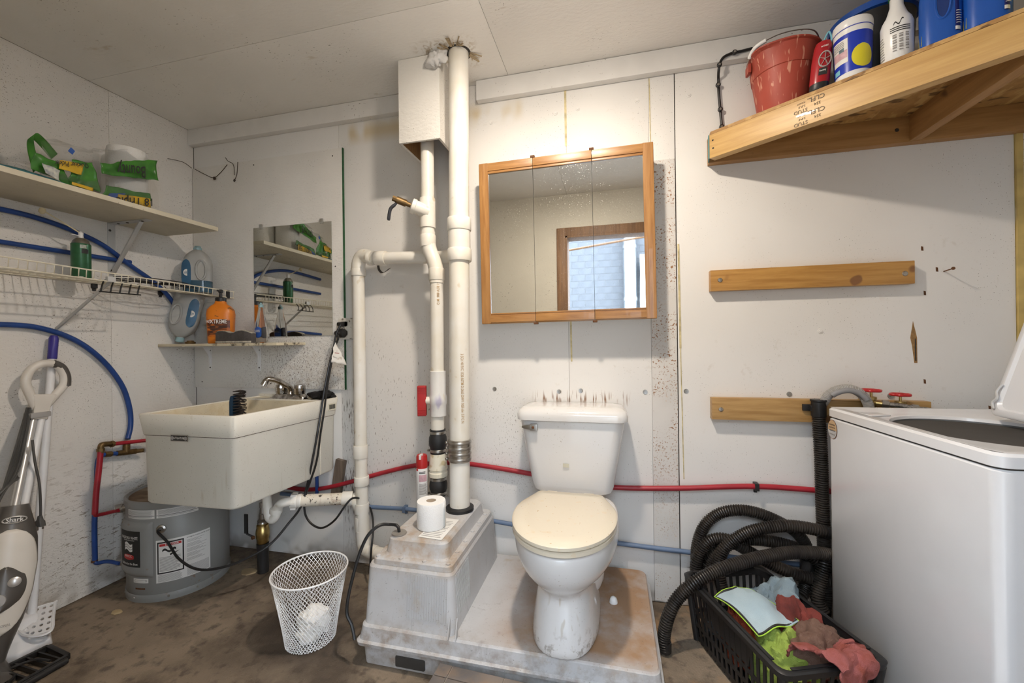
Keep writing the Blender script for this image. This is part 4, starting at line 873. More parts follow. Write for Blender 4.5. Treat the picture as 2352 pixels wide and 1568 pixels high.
hv = build('hose_bib', MB().tube([to+tdir*.03, to+tdir*.06], .011, 12).tube([to+tdir*.055, to+tdir*.10], .016, 10).tube([to+tdir*.10, to+tdir*.118], .013, 8), m_brassd, t)
lb0 = to+tdir*.09+V((0,0,-.005))
build('lever_handle', MB().tube(spline([lb0+V((0,0,.018)), lb0+V((-.012,-.005,-.010)), lb0+V((-.035,-.012,-.035)), lb0+V((-.044,-.014,-.085))], 6), [.006]*8+[.0075]*10+[.005], 8), mat('dark_lever_grip', (.03,.032,.04), .5), hv)
zt, zb_ = mz(862), mz(945)
vb = build('ball_valve', MB().lathe([(.034,zb_-.02),(.037,zb_-.018),(.037,zb_+.03),(.040,zb_+.040),(.041,zb_+.055),(.040,zb_+.070),(.036,zb_+.082),(.037,zt+.02),(.034,zt+.022)], (ml,MY,0), 24), mat('primer_stained_pvc', (.75,.74,.72), .35, var=.04, stains=[dict(scale=24, lo=.56, hi=.66, col=(.36,.33,.50), amt=.7, stretch=(1,1,.3)), dict(scale=18, lo=.64, hi=.72, col=(.45,.33,.16), amt=.6)]), t)
vs_ = V((ml-.042,MY-.012,zb_+.052)); vdir = V((-.95,-.3,0)).normalized()
build('stem', MB().lathe([(.018,-.01),(.018,.012)], vs_, 16, vdir), m_pvc, vb)
hl = build('red_handle', MB().obox(vs_+vdir*.030, (.040,.034,.138), vdir, (.3,-.95,0)).lathe([(.017,0),(.017,.04)], vs_, 16, vdir), mat('red_plastic', (.42,.018,.018), .4), t, bev=.005, seg=3)
for dz in (-.06,-.05,-.04,.04,.05,.06): build('grip_rib', MB().obox(vs_+vdir*.030+V((.3,-.95,0))*.0175+V((0,0,dz)), (.036,.003,.004), vdir, (.3,-.95,0)), mat('red_plastic', (0,0,0)), hl)
m_rub = mat('black_rubber', (.018,.018,.019), .55, var=.08)
for za, zz in ((mz(985), mz(1040)), (mz(1092), mz(1136))):
    h = za-zz; cp = build('rubber_coupling', MB().lathe([(.035,zz),(.036,zz+.002),(.036,zz+h*.25),(.040,zz+h*.32),(.0415,zz+h*.5),(.040,zz+h*.68),(.036,zz+h*.75),(.036,za-.002),(.035,za)], (ml-.004,MY,0), 24), m_rub, t)
    for z in (zz+h*.13, za-h*.13):
        build('clamp_band', MB().lathe([(.0365,-.006),(.0375,-.005),(.0375,.005),(.0365,.006)], (ml-.004,MY,z), 24), m_steel, cp)
    build('clamp_screw', MB().lathe([(.005,-.012),(.005,.008)], V((ml-.042,MY-.014,zz+h*.13)), 8, (-.2,-1,.2)), m_steel, cp)
cvz0, cvz1 = mz(1094), mz(1040)
build('check_valve', MB().lathe([(.035,cvz0),(.042,cvz0+.004),(.043,cvz0+.022),(.039,cvz0+.026),(.039,cvz0+.034),(.043,cvz0+.038),(.042,cvz0+.05),(.038,cvz1-.01),(.035,cvz1)], (ml-.004,MY,0), 20), mat('yellowed_fitting', (.72,.68,.56), .45, var=.08, stains=[dict(scale=30, lo=.56, hi=.66, col=(.40,.30,.10), amt=.6)]), t)
build('outlet_stub', MB().lathe([(.034,.435),(.034,mz(1132))], (ml-.006,MY,0), 20), mat('grey_pvc', (.33,.33,.33), .5), t)
build('lettering', text_cyl('PP-1 RTV 086  M D', .017, (ml,MY), R2+.0008, math.atan2(CAM.y-MY, CAM.x-ml)+.15, mz(672), .115, vert=True), m_print, t, flat=True)

# boxed chase at the ceiling
m_bare = wood('bare_plywood', (.36,.19,.07), (.22,.11,.04), 2)
t = thing('pipe_chase', 'open bottomed white painted box hung from the ceiling around the pipe', 'box', (1.60,-.15,2.08))
build('front_board', MB().box((1.507,-.262,2.083), (1.706,-.250,2.459)), m_panel, t, bev=.001)
build('side_board', MB().box((1.507,-.250,2.083), (1.518,-.037,2.459)), m_osb, t)
build('side_board', MB().box((1.695,-.250,2.083), (1.706,-.037,2.459)), m_osb, t)
build('bare_lining', MB().box((1.518,-.250,2.084), (1.5195,-.037,2.45)).box((1.6935,-.250,2.084), (1.695,-.037,2.45)).box((1.518,-.250,2.084), (1.695,-.2485,2.45)), m_bare, t)
build('nailer_block', MB().box((1.655,-.036,2.005), (1.700,0,2.36)), m_bare, t)
m_stuff = mat('torn_white_rag', (.70,.69,.68), .85, var=.08, vs=20, bump=.5, bs=60)
tag(build('stuffed_rag', lump((1.705,-.275,2.425), (.045,.028,.042), 30, 20, .7, 22, 9), m_stuff), 'torn white rag stuffed around the stack at the ceiling', 'rag')
m_fib = mat('tan_torn_fibres', (.60,.47,.30), .9, var=.25, vs=40)
t = thing('torn_ceiling_edge', 'ragged tan fibres around the hole where the stack pierces the ceiling', 'torn board', (1.79,-.24,2.44))
for k in range(28):
    a = random.choice((random.uniform(-1.9,-.9), random.uniform(-.3,.6), random.uniform(-2.7,-2.2))); r0 = .050; r1 = r0+random.uniform(.015,.06); q = V((1.788,-.236,2.458))
    p0 = q+V((r0*math.cos(a), r0*math.sin(a), 0)); p1_ = q+V((r1*math.cos(a+.2), r1*math.sin(a+.2), -random.uniform(.0,.010)))
    build('fibre', MB().bar(p0, p1_, random.uniform(.004,.010), .0015, up=(0,0,1)), m_fib, t, flat=True)
build('dark_hole', MB().lathe([(.055,2.4585),(.055,2.4598)], (1.788,-.236,0), 24), m_gap, t)

# ================================================================ pump base and tank
m_base = mat('grey_moulded_plastic', (.50,.50,.505), .55, var=.05, vs=6, stains=[
    dict(scale=24, lo=.50, hi=.68, col=(.38,.30,.21), amt=.6, detail=8, mscale=3, mlo=.45, mhi=.65), dict(scale=30, lo=.60, hi=.75, col=(.25,.23,.22), amt=.5, detail=6, stretch=(1,1,.3)),
    dict(scale=8, lo=.05, hi=.55, col=(.30,.175,.09), amt=.95, detail=6, box=((2.06,-.60,.1455),(2.65,.1,.2),(.12,.04,.002))),
    dict(scale=14, lo=.38, hi=.62, col=(.34,.23,.13), amt=.75, detail=7, box=((1.45,-.70,.345),(1.9,-.40,.50),(.02,.10,.02))),
    dict(scale=22, lo=.42, hi=.66, col=(.27,.20,.14), amt=.75, detail=7, box=((1.45,-.75,.0),(1.95,-.55,.16),(.1,.05,.03))), dict(scale=26, lo=.42, hi=.66, col=(.22,.17,.13), amt=.7, detail=7, box=((1.9,-.75,.0),(2.65,-.60,.14),(.1,.02,.03))),
    dict(scale=170, lo=.70, hi=.74, col=(.12,.10,.08), amt=.45)])
t = thing('sewage_pump', 'grey moulded plastic base with a raised tank carrying the toilet', 'pump tank', (2.04,-.33,0))
x0, x1, y0, y1 = 1.508, 2.578, -.628, -.012
cx, cy = (x0+x1)/2, (y0+y1)/2; hx, hy = (x1-x0)/2, (y1-y0)/2
build('platform', MB().loft([rrect(cx,cy,z,hx+e,hy+e,r) for z, e, r in ((.004,-.020,.02),(.074,-.016,.02),(.080,.002,.025),(.092,.004,.025),(.098,-.004,.025),(.143,-.010,.03),(.150,-.016,.03),(.150,-.05,.03))]), m_base, t, angle=24)
build('fork_slot', MB().box((1.66,-.6165,.016), (1.775,-.58,.054)), m_gap, t, bev=.006)
tk = MB().loft([rrect((a+b)/2,(c+d)/2,z,(b-a)/2,(d-c)/2,r) for z, a, b, c, d, r in ((.140,1.522,1.888,-.612,-.03,.03),(.16,1.524,1.884,-.606,-.032,.03),(.345,1.530,1.872,-.586,-.045,.028),(.354,1.535,1.867,-.580,-.05,.025),(.355,1.56,1.85,-.56,-.07,.02))])
build('tank', tk, m_base, t, angle=20)
for k in range(17): # moulded flutes
    x = 1.70+.0095*k; build('flute', MB().bar((x,-.6040,.19), (x-.001,-.5878,.338), .004, .003, up=(0,-1,0)), m_base, t)
for k in range(15):
    y = -.56+.0095*k; build('flute', MB().bar((1.8815,y,.19), (1.8735,y+.002,.338), .004, .003, up=(1,0,0)), m_base, t)
build('lid', MB().loft([rrect((a+b)/2,(c+d)/2,z,(b-a)/2,(d-c)/2,r) for z, a, b, c, d, r in ((.355,1.545,1.866,-.578,-.055,.022),(.372,1.547,1.864,-.576,-.057,.022),(.377,1.552,1.859,-.571,-.062,.02),(.378,1.575,1.838,-.55,-.085,.02),(.384,1.578,1.836,-.546,-.09,.03),(.430,1.586,1.830,-.536,-.10,.03),(.439,1.594,1.822,-.528,-.108,.028),(.440,1.61,1.81,-.51,-.12,.02))]), m_base, t, angle=24)
for k in range(4): build('lid_bolt', MB().lathe([(.009,0),(.009,.004),(.005,.006)], (1.565+.094*k,-.562,.377), 8), m_base, t)
for k in range(1,6): build('lid_bolt', MB().lathe([(.009,0),(.009,.004),(.005,.006)], (1.848,-.562+.088*k,.377), 8), m_base, t)
build('lid_bolt', MB().lathe([(.009,0),(.009,.004),(.005,.006)], (1.562,-.42,.377), 8), m_base, t)
for x in (1.865,1.893): build('gusset', MB().prism([(x,-.600,.150),(x,-.625,.150),(x,-.600,.215)], (.004,0,0)), m_base, t)
gc = at_z(917,1224,.441); build('cable_grommet', MB().lathe([(.029,0),(.028,.004),(.010,.006)], gc, 24), mat('clear_grommet', (.34,.31,.27), .3, trans=.3), t)
sh_ = [at_z(*q,.4412) for q in ((960,1232),(1014,1240),(1055,1193),(1010,1188))]
ls = build('instruction_sheet', MB().add(sh_, [(0,1,2,3)]), m_paper, t, solid=.0006, flat=True)
for k in range(12):
    a = sh_[0].lerp(sh_[3], .08+.07*k); b = sh_[1].lerp(sh_[2], .08+.07*k); build('print_line', MB().bar(a.lerp(b,.06)+V((0,0,.0006)), a.lerp(b,.9-.1*random.random())+V((0,0,.0006)), .003, .0003), m_ink2, ls, flat=True)
t = thing('power_cord', 'black cord arching from the tank lid grommet down to the floor', 'cord', gc)
build('cord', MB().tube(even(spline([gc, gc+V((-.004,-.005,.03)), at_y(895,1204,-.50), at_y(872,1206,-.53), at_y(846,1228,-.56), at_y(826,1270,-.58), at_y(810,1325,-.60), at_y(799,1375,-.615), at_y(797,1410,-.62), at_y(808,1435,-.625), V((1.510,-.636,.103))], 8), .012), .0062, 8), m_cordb, t)

m_tp = mat('toilet_tissue', (.84,.84,.83), .9, var=.015, bump=.25, bs=220)
tc = V((1.716,-.418,.4425)); t = thing('toilet_roll', 'white toilet paper roll standing on the grey tank lid', 'toilet roll', tc)
build('roll', MB().lathe([(.020,.002),(.056,.0),(.0575,.004),(.0575,.098),(.056,.102),(.020,.102),(.019,.05)], tc, 40, c0=False, c1=False), m_tp, t)
build('core', MB().lathe([(.0195,.0),(.0195,.101)], tc, 24, c0=True, c1=False), mat('cardboard', (.34,.27,.20), .8), t, solid=.001)
ta_ = math.atan2(CAM.y-tc.y, CAM.x-tc.x)
build('loose_sheet', MB().grid(lambda u, v: tc+V((.0580*math.cos(ta_+.9+.5*u), .0580*math.sin(ta_+.9+.5*u), .001+.097*v))+V((math.cos(ta_+.9), math.sin(ta_+.9), 0))*(.016*max(0,.5-u)), 10, 4), m_tp, t, solid=.0008)
c = V((1.583,-.228,.4425)); t = thing('spray_can', 'red capped white spray can standing behind the toilet roll', 'spray can', c)
build('can', MB().lathe([(.024,0),(.0260,.003),(.0260,.168),(.0255,.172)], c, 28), m_white, t)
build('cap', MB().lathe([(.0262,.170),(.0262,.180),(.0245,.222),(.021,.228),(.012,.226)], c, 28), mat('red_plastic', (0,0,0)), t)
build('spray_slot', MB().obox(c+V((.003,-.013,.222)), (.010,.026,.022)), m_white, t, bev=.002)
ca = math.atan2(CAM.y-c.y, CAM.x-c.x)
build('red_patch', cylpatch(c, .0263, ca-1.2, ca-.7, c.z+.160, c.z+.169), m_red, t)
build('pink_panel', cylpatch(c, .0264, ca-.55, ca+.9, c.z+.112, c.z+.142), mat('pink_print', (.60,.38,.42), .5, var=.1, vs=60), t)
for i in range(10): build('print_line', cylpatch(c, .0265, ca-.5, ca+.85-random.random()*.2, c.z+.055+i*.005, c.z+.0575+i*.005), m_ink2, t)
for i in range(2): build('print_line', cylpatch(c, .0265, ca-.5, ca+.6, c.z+.148+i*.006, c.z+.151+i*.006), m_ink, t)
tag(build('bolt_cap', MB().lathe([(.016,.0),(.0155,.008),(.012,.018),(.005,.023)], at_z(1409,1383,.1502), 20), m_white), 'loose white toilet bolt cap lying on the grey base', 'cap')

# ================================================================ toilet
m_por = mat('porcelain', (.68,.67,.66), .12, var=.015, vs=4, coat=.3, stains=[dict(scale=140, lo=.69, hi=.74, col=(.30,.25,.18), amt=.5, mscale=6, mlo=.5, mhi=.65), dict(scale=60, lo=.62, hi=.70, col=(.40,.33,.24), amt=.5, stretch=(1,1,.15), box=((2.22,-.75,.16),(2.31,-.5,.36),.03)), dict(scale=45, lo=.52, hi=.62, col=(.16,.12,.08), amt=.55, detail=6, box=((2.1,-.70,.14),(2.40,-.50,.215),.03))])
m_seat = mat('ivory_seat_plastic', (.66,.595,.475), .22, var=.02, vs=3, coat=.2, stains=[dict(scale=90, lo=.72, hi=.76, col=(.45,.28,.12), amt=.6), dict(scale=30, lo=.68, hi=.74, col=(.66,.52,.34), amt=.4)])
TX, TZ = 2.258, .150
t = thing('toilet', 'white toilet with closed ivory lid standing on the grey pump base', 'toilet', (TX,-.36,TZ))
def tring(z, w, yf, yb, n=48, front=2.0, back=3.2, mid=.42):
    ym = yb+(yf-yb)*mid; out = []
    for k in range(n):
        a = 2*PI*k/n; c_, s_ = math.cos(a), math.sin(a)
        ex = 2/front if s_ < 0 else 2/back
        x = math.copysign(abs(c_)**ex, c_)*w; y = math.copysign(abs(s_)**ex, s_)
        out.append(V((TX+x, ym+(y*(ym-yf) if s_ < 0 else y*(yb-ym)), TZ+z)))
    return out
bowl = [(.0005,.120,-.640,-.19,2.6),(.012,.122,-.641,-.19,2.6),(.05,.117,-.636,-.19,2.7),(.11,.108,-.622,-.19,2.7),(.155,.101,-.607,-.19,2.7),(.180,.099,-.603,-.19,2.5),(.196,.106,-.612,-.19,2.3),(.212,.124,-.632,-.18,2.1),(.232,.150,-.658,-.17,2.05),(.258,.172,-.682,-.15,2),(.288,.187,-.699,-.13,2),(.322,.193,-.708,-.12,2),(.350,.192,-.710,-.12,2),(.364,.189,-.706,-.12,2),(.370,.184,-.702,-.124,2)]
build('bowl', MB().loft([tring(z, w, yf, yb, front=fr_) for z, w, yf, yb, fr_ in bowl]), m_por, t, sub=1)
build('trapway_bulge', lump((TX,-.30,TZ+.13), (.135,.16,.115), 32, 20, .05, 6, 1, TZ+.002), m_por, t)
def seatring(z, g):
    hw, out, k_ = .186, [], 1+g/.2
    for k in range(41):
        a = PI*k/40; out.append((hw*math.cos(a), -.452-.262*math.sin(a)**.97))
    pts = [(hw,-.430),(hw*.985,-.405),(hw*.95,-.375),(.142,-.285),(.134,-.262),(.122,-.252)]
    out += [(-x, y) for x, y in pts]+[(x, y) for x, y in pts[::-1]]
    return [V((TX+x*k_, -.47+(y+.47)*k_, TZ+z)) for x, y in out]
build('seat', MB().loft([seatring(.3715,-.006), seatring(.374,-.001), seatring(.386,-.001), seatring(.389,-.006)]), m_seat, t)
build('lid', MB().loft([seatring(.391,-.006), seatring(.394,.0), seatring(.404,.0), seatring(.410,-.008), seatring(.413,-.05), seatring(.4135,-.12)]), m_seat, t)
for s in (-1,1): build('hinge', MB().tube([(TX+s*.075-.02,-.238,TZ+.392), (TX+s*.075+.02,-.238,TZ+.392)], .011, 12), m_seat, t)
tkr = lambda z, hw, yf, yb, r: rrect(TX, (yf+yb)/2, TZ+z, hw, (yb-yf)/2, r, 6)
build('tank', MB().loft([tkr(.372,.150,-.175,-.03,.05), tkr(.385,.168,-.190,-.02,.05), tkr(.41,.176,-.196,-.016,.05), tkr(.55,.200,-.203,-.012,.045), tkr(.69,.222,-.208,-.010,.04), tkr(.692,.215,-.200,-.012,.04)]), m_por, t)
build('tank_lid', MB().loft([tkr(.688,.224,-.212,-.008,.04), tkr(.692,.234,-.222,-.006,.045), tkr(.712,.236,-.224,-.005,.045), tkr(.732,.228,-.216,-.006,.045), tkr(.743,.212,-.198,-.010,.04), tkr(.746,.18,-.17,-.03,.04)]), m_por, t)
ha = at_y(1222,979,-.207)
lv = build('flush_lever', MB().obox(ha+V((.010,-.012,0)), (.030,.018,.028)).loft([[ha+V((x,-.014+y*k,z*k)) for y, z in ((-.010,.011),(.010,.011),(.010,-.011),(-.010,-.011))] for x, k in ((.0,1),(-.02,.75),(-.042,.4))]), m_steel, t, bev=.003)
build('lever_screw', MB().lathe([(.006,0),(.004,.003)], ha+V((.008,-.0215,0)), 10, (0,-1,0)), m_rusty, lv)
lc_ = at_y(1300,1069,-.2045); build('water_label', MB().obox(lc_, (.026,.001,.016)), mat('faded_label', (.58,.55,.44), .5), t)
build('tank_foot', MB().loft([tkr(.30,.10,-.20,-.05,.04), tkr(.375,.13,-.20,-.04,.04)]), m_por, t)
t = thing('tiled_step', 'low step covered in brown stone patterned tiles in front of the grey base', 'step', (2.28,-.82,0))
m_tile = mat('brown_slate_vinyl', (.20,.165,.14), .5, var=.2, vs=9, dark=(.11,.10,.095), stains=[dict(scale=12, lo=.5, hi=.68, col=(.25,.165,.10), amt=.6, detail=6)])
m_gro = mat('tan_grout', (.27,.23,.19), .7)
T0 = V((1.846,-.642,0)); tu = V((.9985,-.052,0)).normalized(); tv = V((-.03,-1,0)).normalized()
def TT(a, b, z): return T0+tu*a+tv*b+V((0,0,z))
build('core', MB().prism([TT(0,0,.001), TT(.80,0,.001), TT(.80,.36,.001), TT(0,.36,.001)], (0,0,.079)), m_gro, t)
for i, (a0, a1) in enumerate(((.002,.048),(.052,.232),(.236,.416),(.420,.600),(.604,.798))):
    for j, (b0, b1) in enumerate(((.002,.052),(.056,.206),(.210,.358))):
        build('tile', MB().prism([TT(a0,b0,.080), TT(a1,b0,.080), TT(a1,b1,.080), TT(a0,b1,.080)], (0,0,.0035)), m_tile, t, bev=.001)

# ================================================================ medicine cabinet
CX0, CX1, CZ0, CZ1, CY = 1.843, 2.620, 1.267, 2.015, -.120
m_oak = wood('golden_oak', (.42,.215,.070), (.28,.125,.035), 0, .35, 16, coat=.3)
m_oakv = wood('golden_oak_upright', (.42,.215,.070), (.28,.125,.035), 2, .35, 16, coat=.3)
t = thing('medicine_cabinet', 'oak framed three door mirrored medicine cabinet above the toilet', 'cabinet', ((CX0+CX1)/2, -.06, CZ0))
build('body', MB().box((CX0+.012,-.098,CZ0+.012), (CX1-.012,0,CZ1-.012)), m_white, t, bev=.002)
m_cmir = mat('cabinet_mirror', (.84,.86,.86), .02, 1, var=.01, stains=[dict(scale=420, lo=.72, hi=.75, col=(.98,.98,.98), amt=.5, mscale=6, mlo=.45, mhi=.6)])
rough_specks(m_cmir, 420, .71, .75, r1=.5)
SPL = [CX0, 2.0985, 2.3615, CX1]; FW = .044
for i in range(3):
    a, b = SPL[i]+.0008, SPL[i+1]-.0008
    d = build('door', MB().box((a,-.100,CZ0+.002), (b,-.098,CZ1-.002)), m_white, t)
    def rail(z0, z1, xa, xb): 
        return MB().box((xa,CY+.004,z0), (xb,-.100,z1)).box((xa,CY,z0+.006), (xb,-.100,z1-.006))
    build('top_rail', rail(CZ1-FW, CZ1, a, b), m_oak, d, bev=.002)
    build('bottom_rail', rail(CZ0, CZ0+FW, a, b), m_oak, d, bev=.002)
    if i == 0: build('stile', MB().box((a,CY-.0004,CZ0), (a+FW,-.100,CZ1)), m_oakv, d, bev=.005, seg=3)
    if i == 2: build('stile', MB().box((b-FW,CY-.0004,CZ0), (b,-.100,CZ1)), m_oakv, d, bev=.005, seg=3)
    ma, mb_ = (a+FW if i == 0 else a), (b-FW if i == 2 else b)
    build('mirror', MB().box((ma,-.1115,CZ0+FW), (mb_,-.103,CZ1-FW)), m_cmir, d, flat=True)
    for za, zb2 in ((CZ1-FW-.006, CZ1-FW+.001), (CZ0+FW-.001, CZ0+FW+.005)): build('inner_bead', MB().box((ma,-.118,za), (mb_,-.108,zb2)), m_oak, d, bev=.002)
for x in SPL[1:3]:
    for z, s in ((CZ1,1), (CZ0,-1)):
        build('pivot_hinge', MB().box((x-.010,-.118,z-.001 if s > 0 else z-.008), (x+.010,-.10,z+.010 if s > 0 else z+.001)), m_rusty, t, bev=.002)
t.rotation_euler = (0, -.0095, 0)

# ================================================================ wall battens, fasteners
m_bat = wood('amber_pine', (.50,.27,.07), (.36,.17,.035), 0, .45, 12, knots=(.16,.06,.02), coat=.2)
m_bat2 = wood('honey_pine', (.47,.29,.11), (.33,.18,.055), 0, .5, 12, knots=(.12,.05,.02), coat=.15)
t = thing('wood_batten', 'upper amber pine board screwed flat to the wall right of the cabinet', 'board', (3.21,-.019,1.386))
build('plank', MB().box((2.846,-.038,1.386), (3.573,-.0003,1.475)), m_bat, t, bev=.003)
for p in (at_y(1654,643,-.038), at_y(2079,628,-.038)): build('screw', MB().lathe([(.010,0),(.008,.003),(.002,.004)], p, 12, (0,-1,0)), m_steel, t)
t = thing('wood_batten', 'lower honey pine board on the wall behind the washer hoses', 'board', (3.12,-.019,.836))
build('plank', MB().box((2.845,-.038,.837), (3.62,-.0003,.930)), m_bat2, t, bev=.003)
build('screw', MB().lathe([(.010,0),(.008,.003),(.002,.004)], at_y(1656,940,-.038), 12, (0,-1,0)), m_steel, t)
SCR = [((1136,893),'round steel screw low on the wall left of the toilet tank'), ((1284,899),'left of the two screws above the toilet tank'), ((1334,897),'right of the two screws above the toilet tank'), ((1482,900),'screw in a brown stain right of the toilet tank'), ((1576,898),'steel screw just right of the rusty strip'), ((1813,905),'large screw head above the lower pine board'), ((1128,281),'painted screw left above the medicine cabinet'), ((1276,260),'painted screw left of the yellow seam above the cabinet'), ((1327,250),'painted screw right of the yellow seam above the cabinet'), ((1463,231),'painted screw above the right end of the cabinet'), ((1582,218),'painted screw right of the dark wall seam near the ceiling'), ((1884,760),'painted screw under the upper pine board')]
for (q, lab) in SCR:
    p = at_y(*q, 0); hid = q[1] < 800
    tag(build('wall_screw', MB().lathe([(.0105,0),(.0100,.002),(.0055,.0015),(.005,.004),(.0015,.004)], p, 16, (0,-1,0)), m_wall if hid else m_steel, origin=p), lab, 'screw', 'screws in the back wall')
p = at_y(2168,623,0); tag(build('nail', MB().tube([p, p+V((-.010,-.060,.002))], .0022, 8).lathe([(.006,0),(.006,.002)], p+V((-.010,-.060,.002)), 10, (-.16,-1,0)), m_rusty, origin=p), 'bent rusty nail sticking out of the wall right of the upper pine board', 'nail')
g0_, g1_ = at_y(2097,737,-.0006), at_y(2103,833,-.0006)
t = thing('wall_gouge', 'dark splintered gouge in the right wall panel above the washer', 'gouge', g1_)
build('bare_wood', MB().prism([g0_, g0_.lerp(g1_,.4)+V((-.012,0,0)), g0_.lerp(g1_,.6)+V((-.008,0,0)), g1_+V((-.004,0,0)), g1_+V((.006,0,0)), g0_.lerp(g1_,.4)+V((.010,0,0))], (0,.0006,0)), mat('bare_ply', (.34,.20,.08), .8, var=.2, vs=60), t, flat=True)
build('dark_split', MB().prism([g0_.lerp(g1_,.45)+V((.002,-.0003,0)), g0_.lerp(g1_,.95)+V((-.001,-.0003,0)), g0_.lerp(g1_,.95)+V((.003,-.0003,0)), g0_.lerp(g1_,.4)+V((.006,-.0003,0))], (0,.0003,0)), m_ink, t, flat=True)
for q, lab in (((2118,570),'tiny rusty staple above the right end of the upper pine board'), ((2152,618),'rusty wall chip left of the bent nail'), ((2124,672),'rusty chip below the right end of the upper pine board'), ((2124,875),'small dark chip in the wall under the gouge'), ((2273,936),'small rusty screw tip beside the washer lid')):
    p = at_y(*q,0); tag(build('paint_chip', MB().prism([p+V((-.004,-.0008,.008)), p+V((-.003,-.0008,-.009)), p+V((.004,-.0008,-.010)), p+V((.003,-.0008,.006))], (0,.0007,0)), m_rusty, origin=p, flat=True), lab, 'chip')

# red and blue supply lines along the back wall
def clip(p, parent, m=m_black): return build('pipe_clip', MB().box((p.x-.008,-.036,p.z-.016), (p.x+.008,0,p.z+.014)).box((p.x-.006,-.012,p.z-.030), (p.x+.006,0,p.z-.012)), m, parent, bev=.002)
q = [V((.50,-.024,.40)), V((.732,-.022,.380)), V((.86,-.022,.389)), V((.996,-.022,.421)), V((1.25,-.022,.500)), V((1.422,-.022,.547)), V((1.58,-.022,.573)), V((1.737,-.022,.577)), V((2.019,-.022,.551)), V((2.25,-.022,.520)), V((2.442,-.022,.511)), V((2.72,-.022,.528)), V((3.017,-.022,.557)), V((3.30,-.022,.556)), V((3.45,-.022,.556))]
t = thing('hot_supply_line', 'red plastic hot water line sagging along the back wall behind the toilet', 'pipe', (1.9,-.022,.38))
build('tube', MB().tube(spline(q, 8), .0115, 12), m_pexr, t); clip(V((3.017,-.02,.557)), t); clip(V((1.66,-.02,.576)), t)
q = [V((.62,-.022,.345)), V((.78,-.022,.345)), V((1.0,-.022,.330)), V((1.179,-.022,.318)), V((1.382,-.022,.324)), V((1.62,-.022,.318)), V((1.872,-.022,.304)), V((2.15,-.022,.28)), V((2.439,-.022,.259)), V((2.762,-.022,.250)), V((3.18,-.022,.246)), V((3.5,-.022,.25))]
t = thing('cold_supply_line', 'faded blue cold water line running low along the back wall', 'pipe', (1.9,-.022,.24))
build('tube', MB().tube(spline(q, 8), .0105, 12), m_pexw, t); clip(V((1.382,-.02,.324)), t, m_pexw)
pipe_thing('sink_riser', 'blue riser tube climbing behind the sink from the cold line', [V((.86,-.03,.345)), V((.862,-.03,.42)), V((.862,-.03,.56))], .009, m_pexb)

# cobwebs in the left corner
m_web = mat('dusty_cobweb', (.06,.045,.035), .95)
t = thing('cobweb', 'dark dusty cobweb strands hanging in the upper left corner', 'cobweb', (.1,-.01,2.05))
for pts in (((447,388),(470,400),(490,408),(505,398),(522,378)), ((518,362),(524,370),(536,378),(538,402)), ((546,372),(544,400),(538,415)), ((440,386),(420,372),(385,364))):
    build('strand', MB().tube(spline([at_y(px,py,-.02) if px > 447 else at_x(px,py,.02) for px, py in pts], 4), .0018, 5), m_web, t)
build('clump', lump(at_y(493,410,-.02), (.008,.006,.010), 10, 8, .5, 60, 1), m_web, t); build('clump', lump(at_y(539,414,-.02), (.006,.006,.008), 10, 8, .5, 60, 2), m_web, t)

# ================================================================ corner shelf at the right
m_2x4 = wood('pine_stud', (.61,.385,.14), (.49,.285,.09), 0, .42, 9, knots=(.20,.09,.03), coat=.15, turn=.6372)
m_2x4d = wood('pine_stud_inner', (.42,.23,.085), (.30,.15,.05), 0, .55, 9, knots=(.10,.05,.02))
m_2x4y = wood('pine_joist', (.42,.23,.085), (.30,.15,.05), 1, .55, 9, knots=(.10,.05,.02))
m_osbr = mat('raw_osb', (.44,.25,.085), .6, var=.15, vs=14, dark=(.28,.14,.045), bump=.3, bs=50, stains=[dict(scale=28, lo=.50, hi=.60, col=(.56,.36,.14), amt=.8, stretch=(1,.35,1), detail=3), dict(scale=34, lo=.62, hi=.68, col=(.10,.05,.02), amt=.8, stretch=(.4,1,1))])
EA = V((2.839,-.079,0)); EB = V((3.502,-.570,0)); ed_ = (EB-EA).normalized(); en = V((-ed_.y, ed_.x, 0))
if en.y < 0: en = -en
SZ0, SZ1, SZT = 1.937, 2.035, 2.047
def edge_x(x): return EA+ed_*((x-EA.x)/ed_.x)
t = thing('corner_shelf', 'big raw pine and OSB corner shelf high on the right', 'shelf', (3.3,-.25,SZ0))
B1 = edge_x(3.99)
fbm = build('front_beam', MB().prism([EA+V((0,0,SZ0)), B1+V((0,0,SZ0)), B1+en*.038+V((0,0,SZ0)), EA+en*.038+ed_*.004+V((0,0,SZ0))], (0,0,SZ1-SZ0)), m_2x4, t, bev=.002)
build('painted_end', MB().prism([EA+V((-.004,.002,SZ0)), EA+V((.0,0,SZ0)), V((2.846,-.036,SZ0)), V((2.842,-.034,SZ0))], (0,0,SZ1-SZ0)), mat('teal_paint', (.10,.22,.21), .6), t)
build('ledger', MB().box((2.846,-.038,1.935), (3.99,-.001,SZ1)), m_2x4d, t, bev=.003)
build('joist', MB().box((3.560,edge_x(3.579).y+.045,1.937), (3.598,-.0385,SZ1)), m_2x4y, t, bev=.002)
dk = build('deck', MB().prism([V((2.846,-.002,SZ1)), EA+V((.004,-.003,SZ1)), edge_x(3.99)+V((0,-.003,SZ1)), V((3.99,-.002,SZ1))], (0,0,SZT-SZ1)), m_osbr, t)
fn2 = -en
so_ = EA+ed_*.352+fn2*.0012+V((0,0,0))
m_stamp = mat('grey_stamp_ink', (.20,.15,.10), .7)
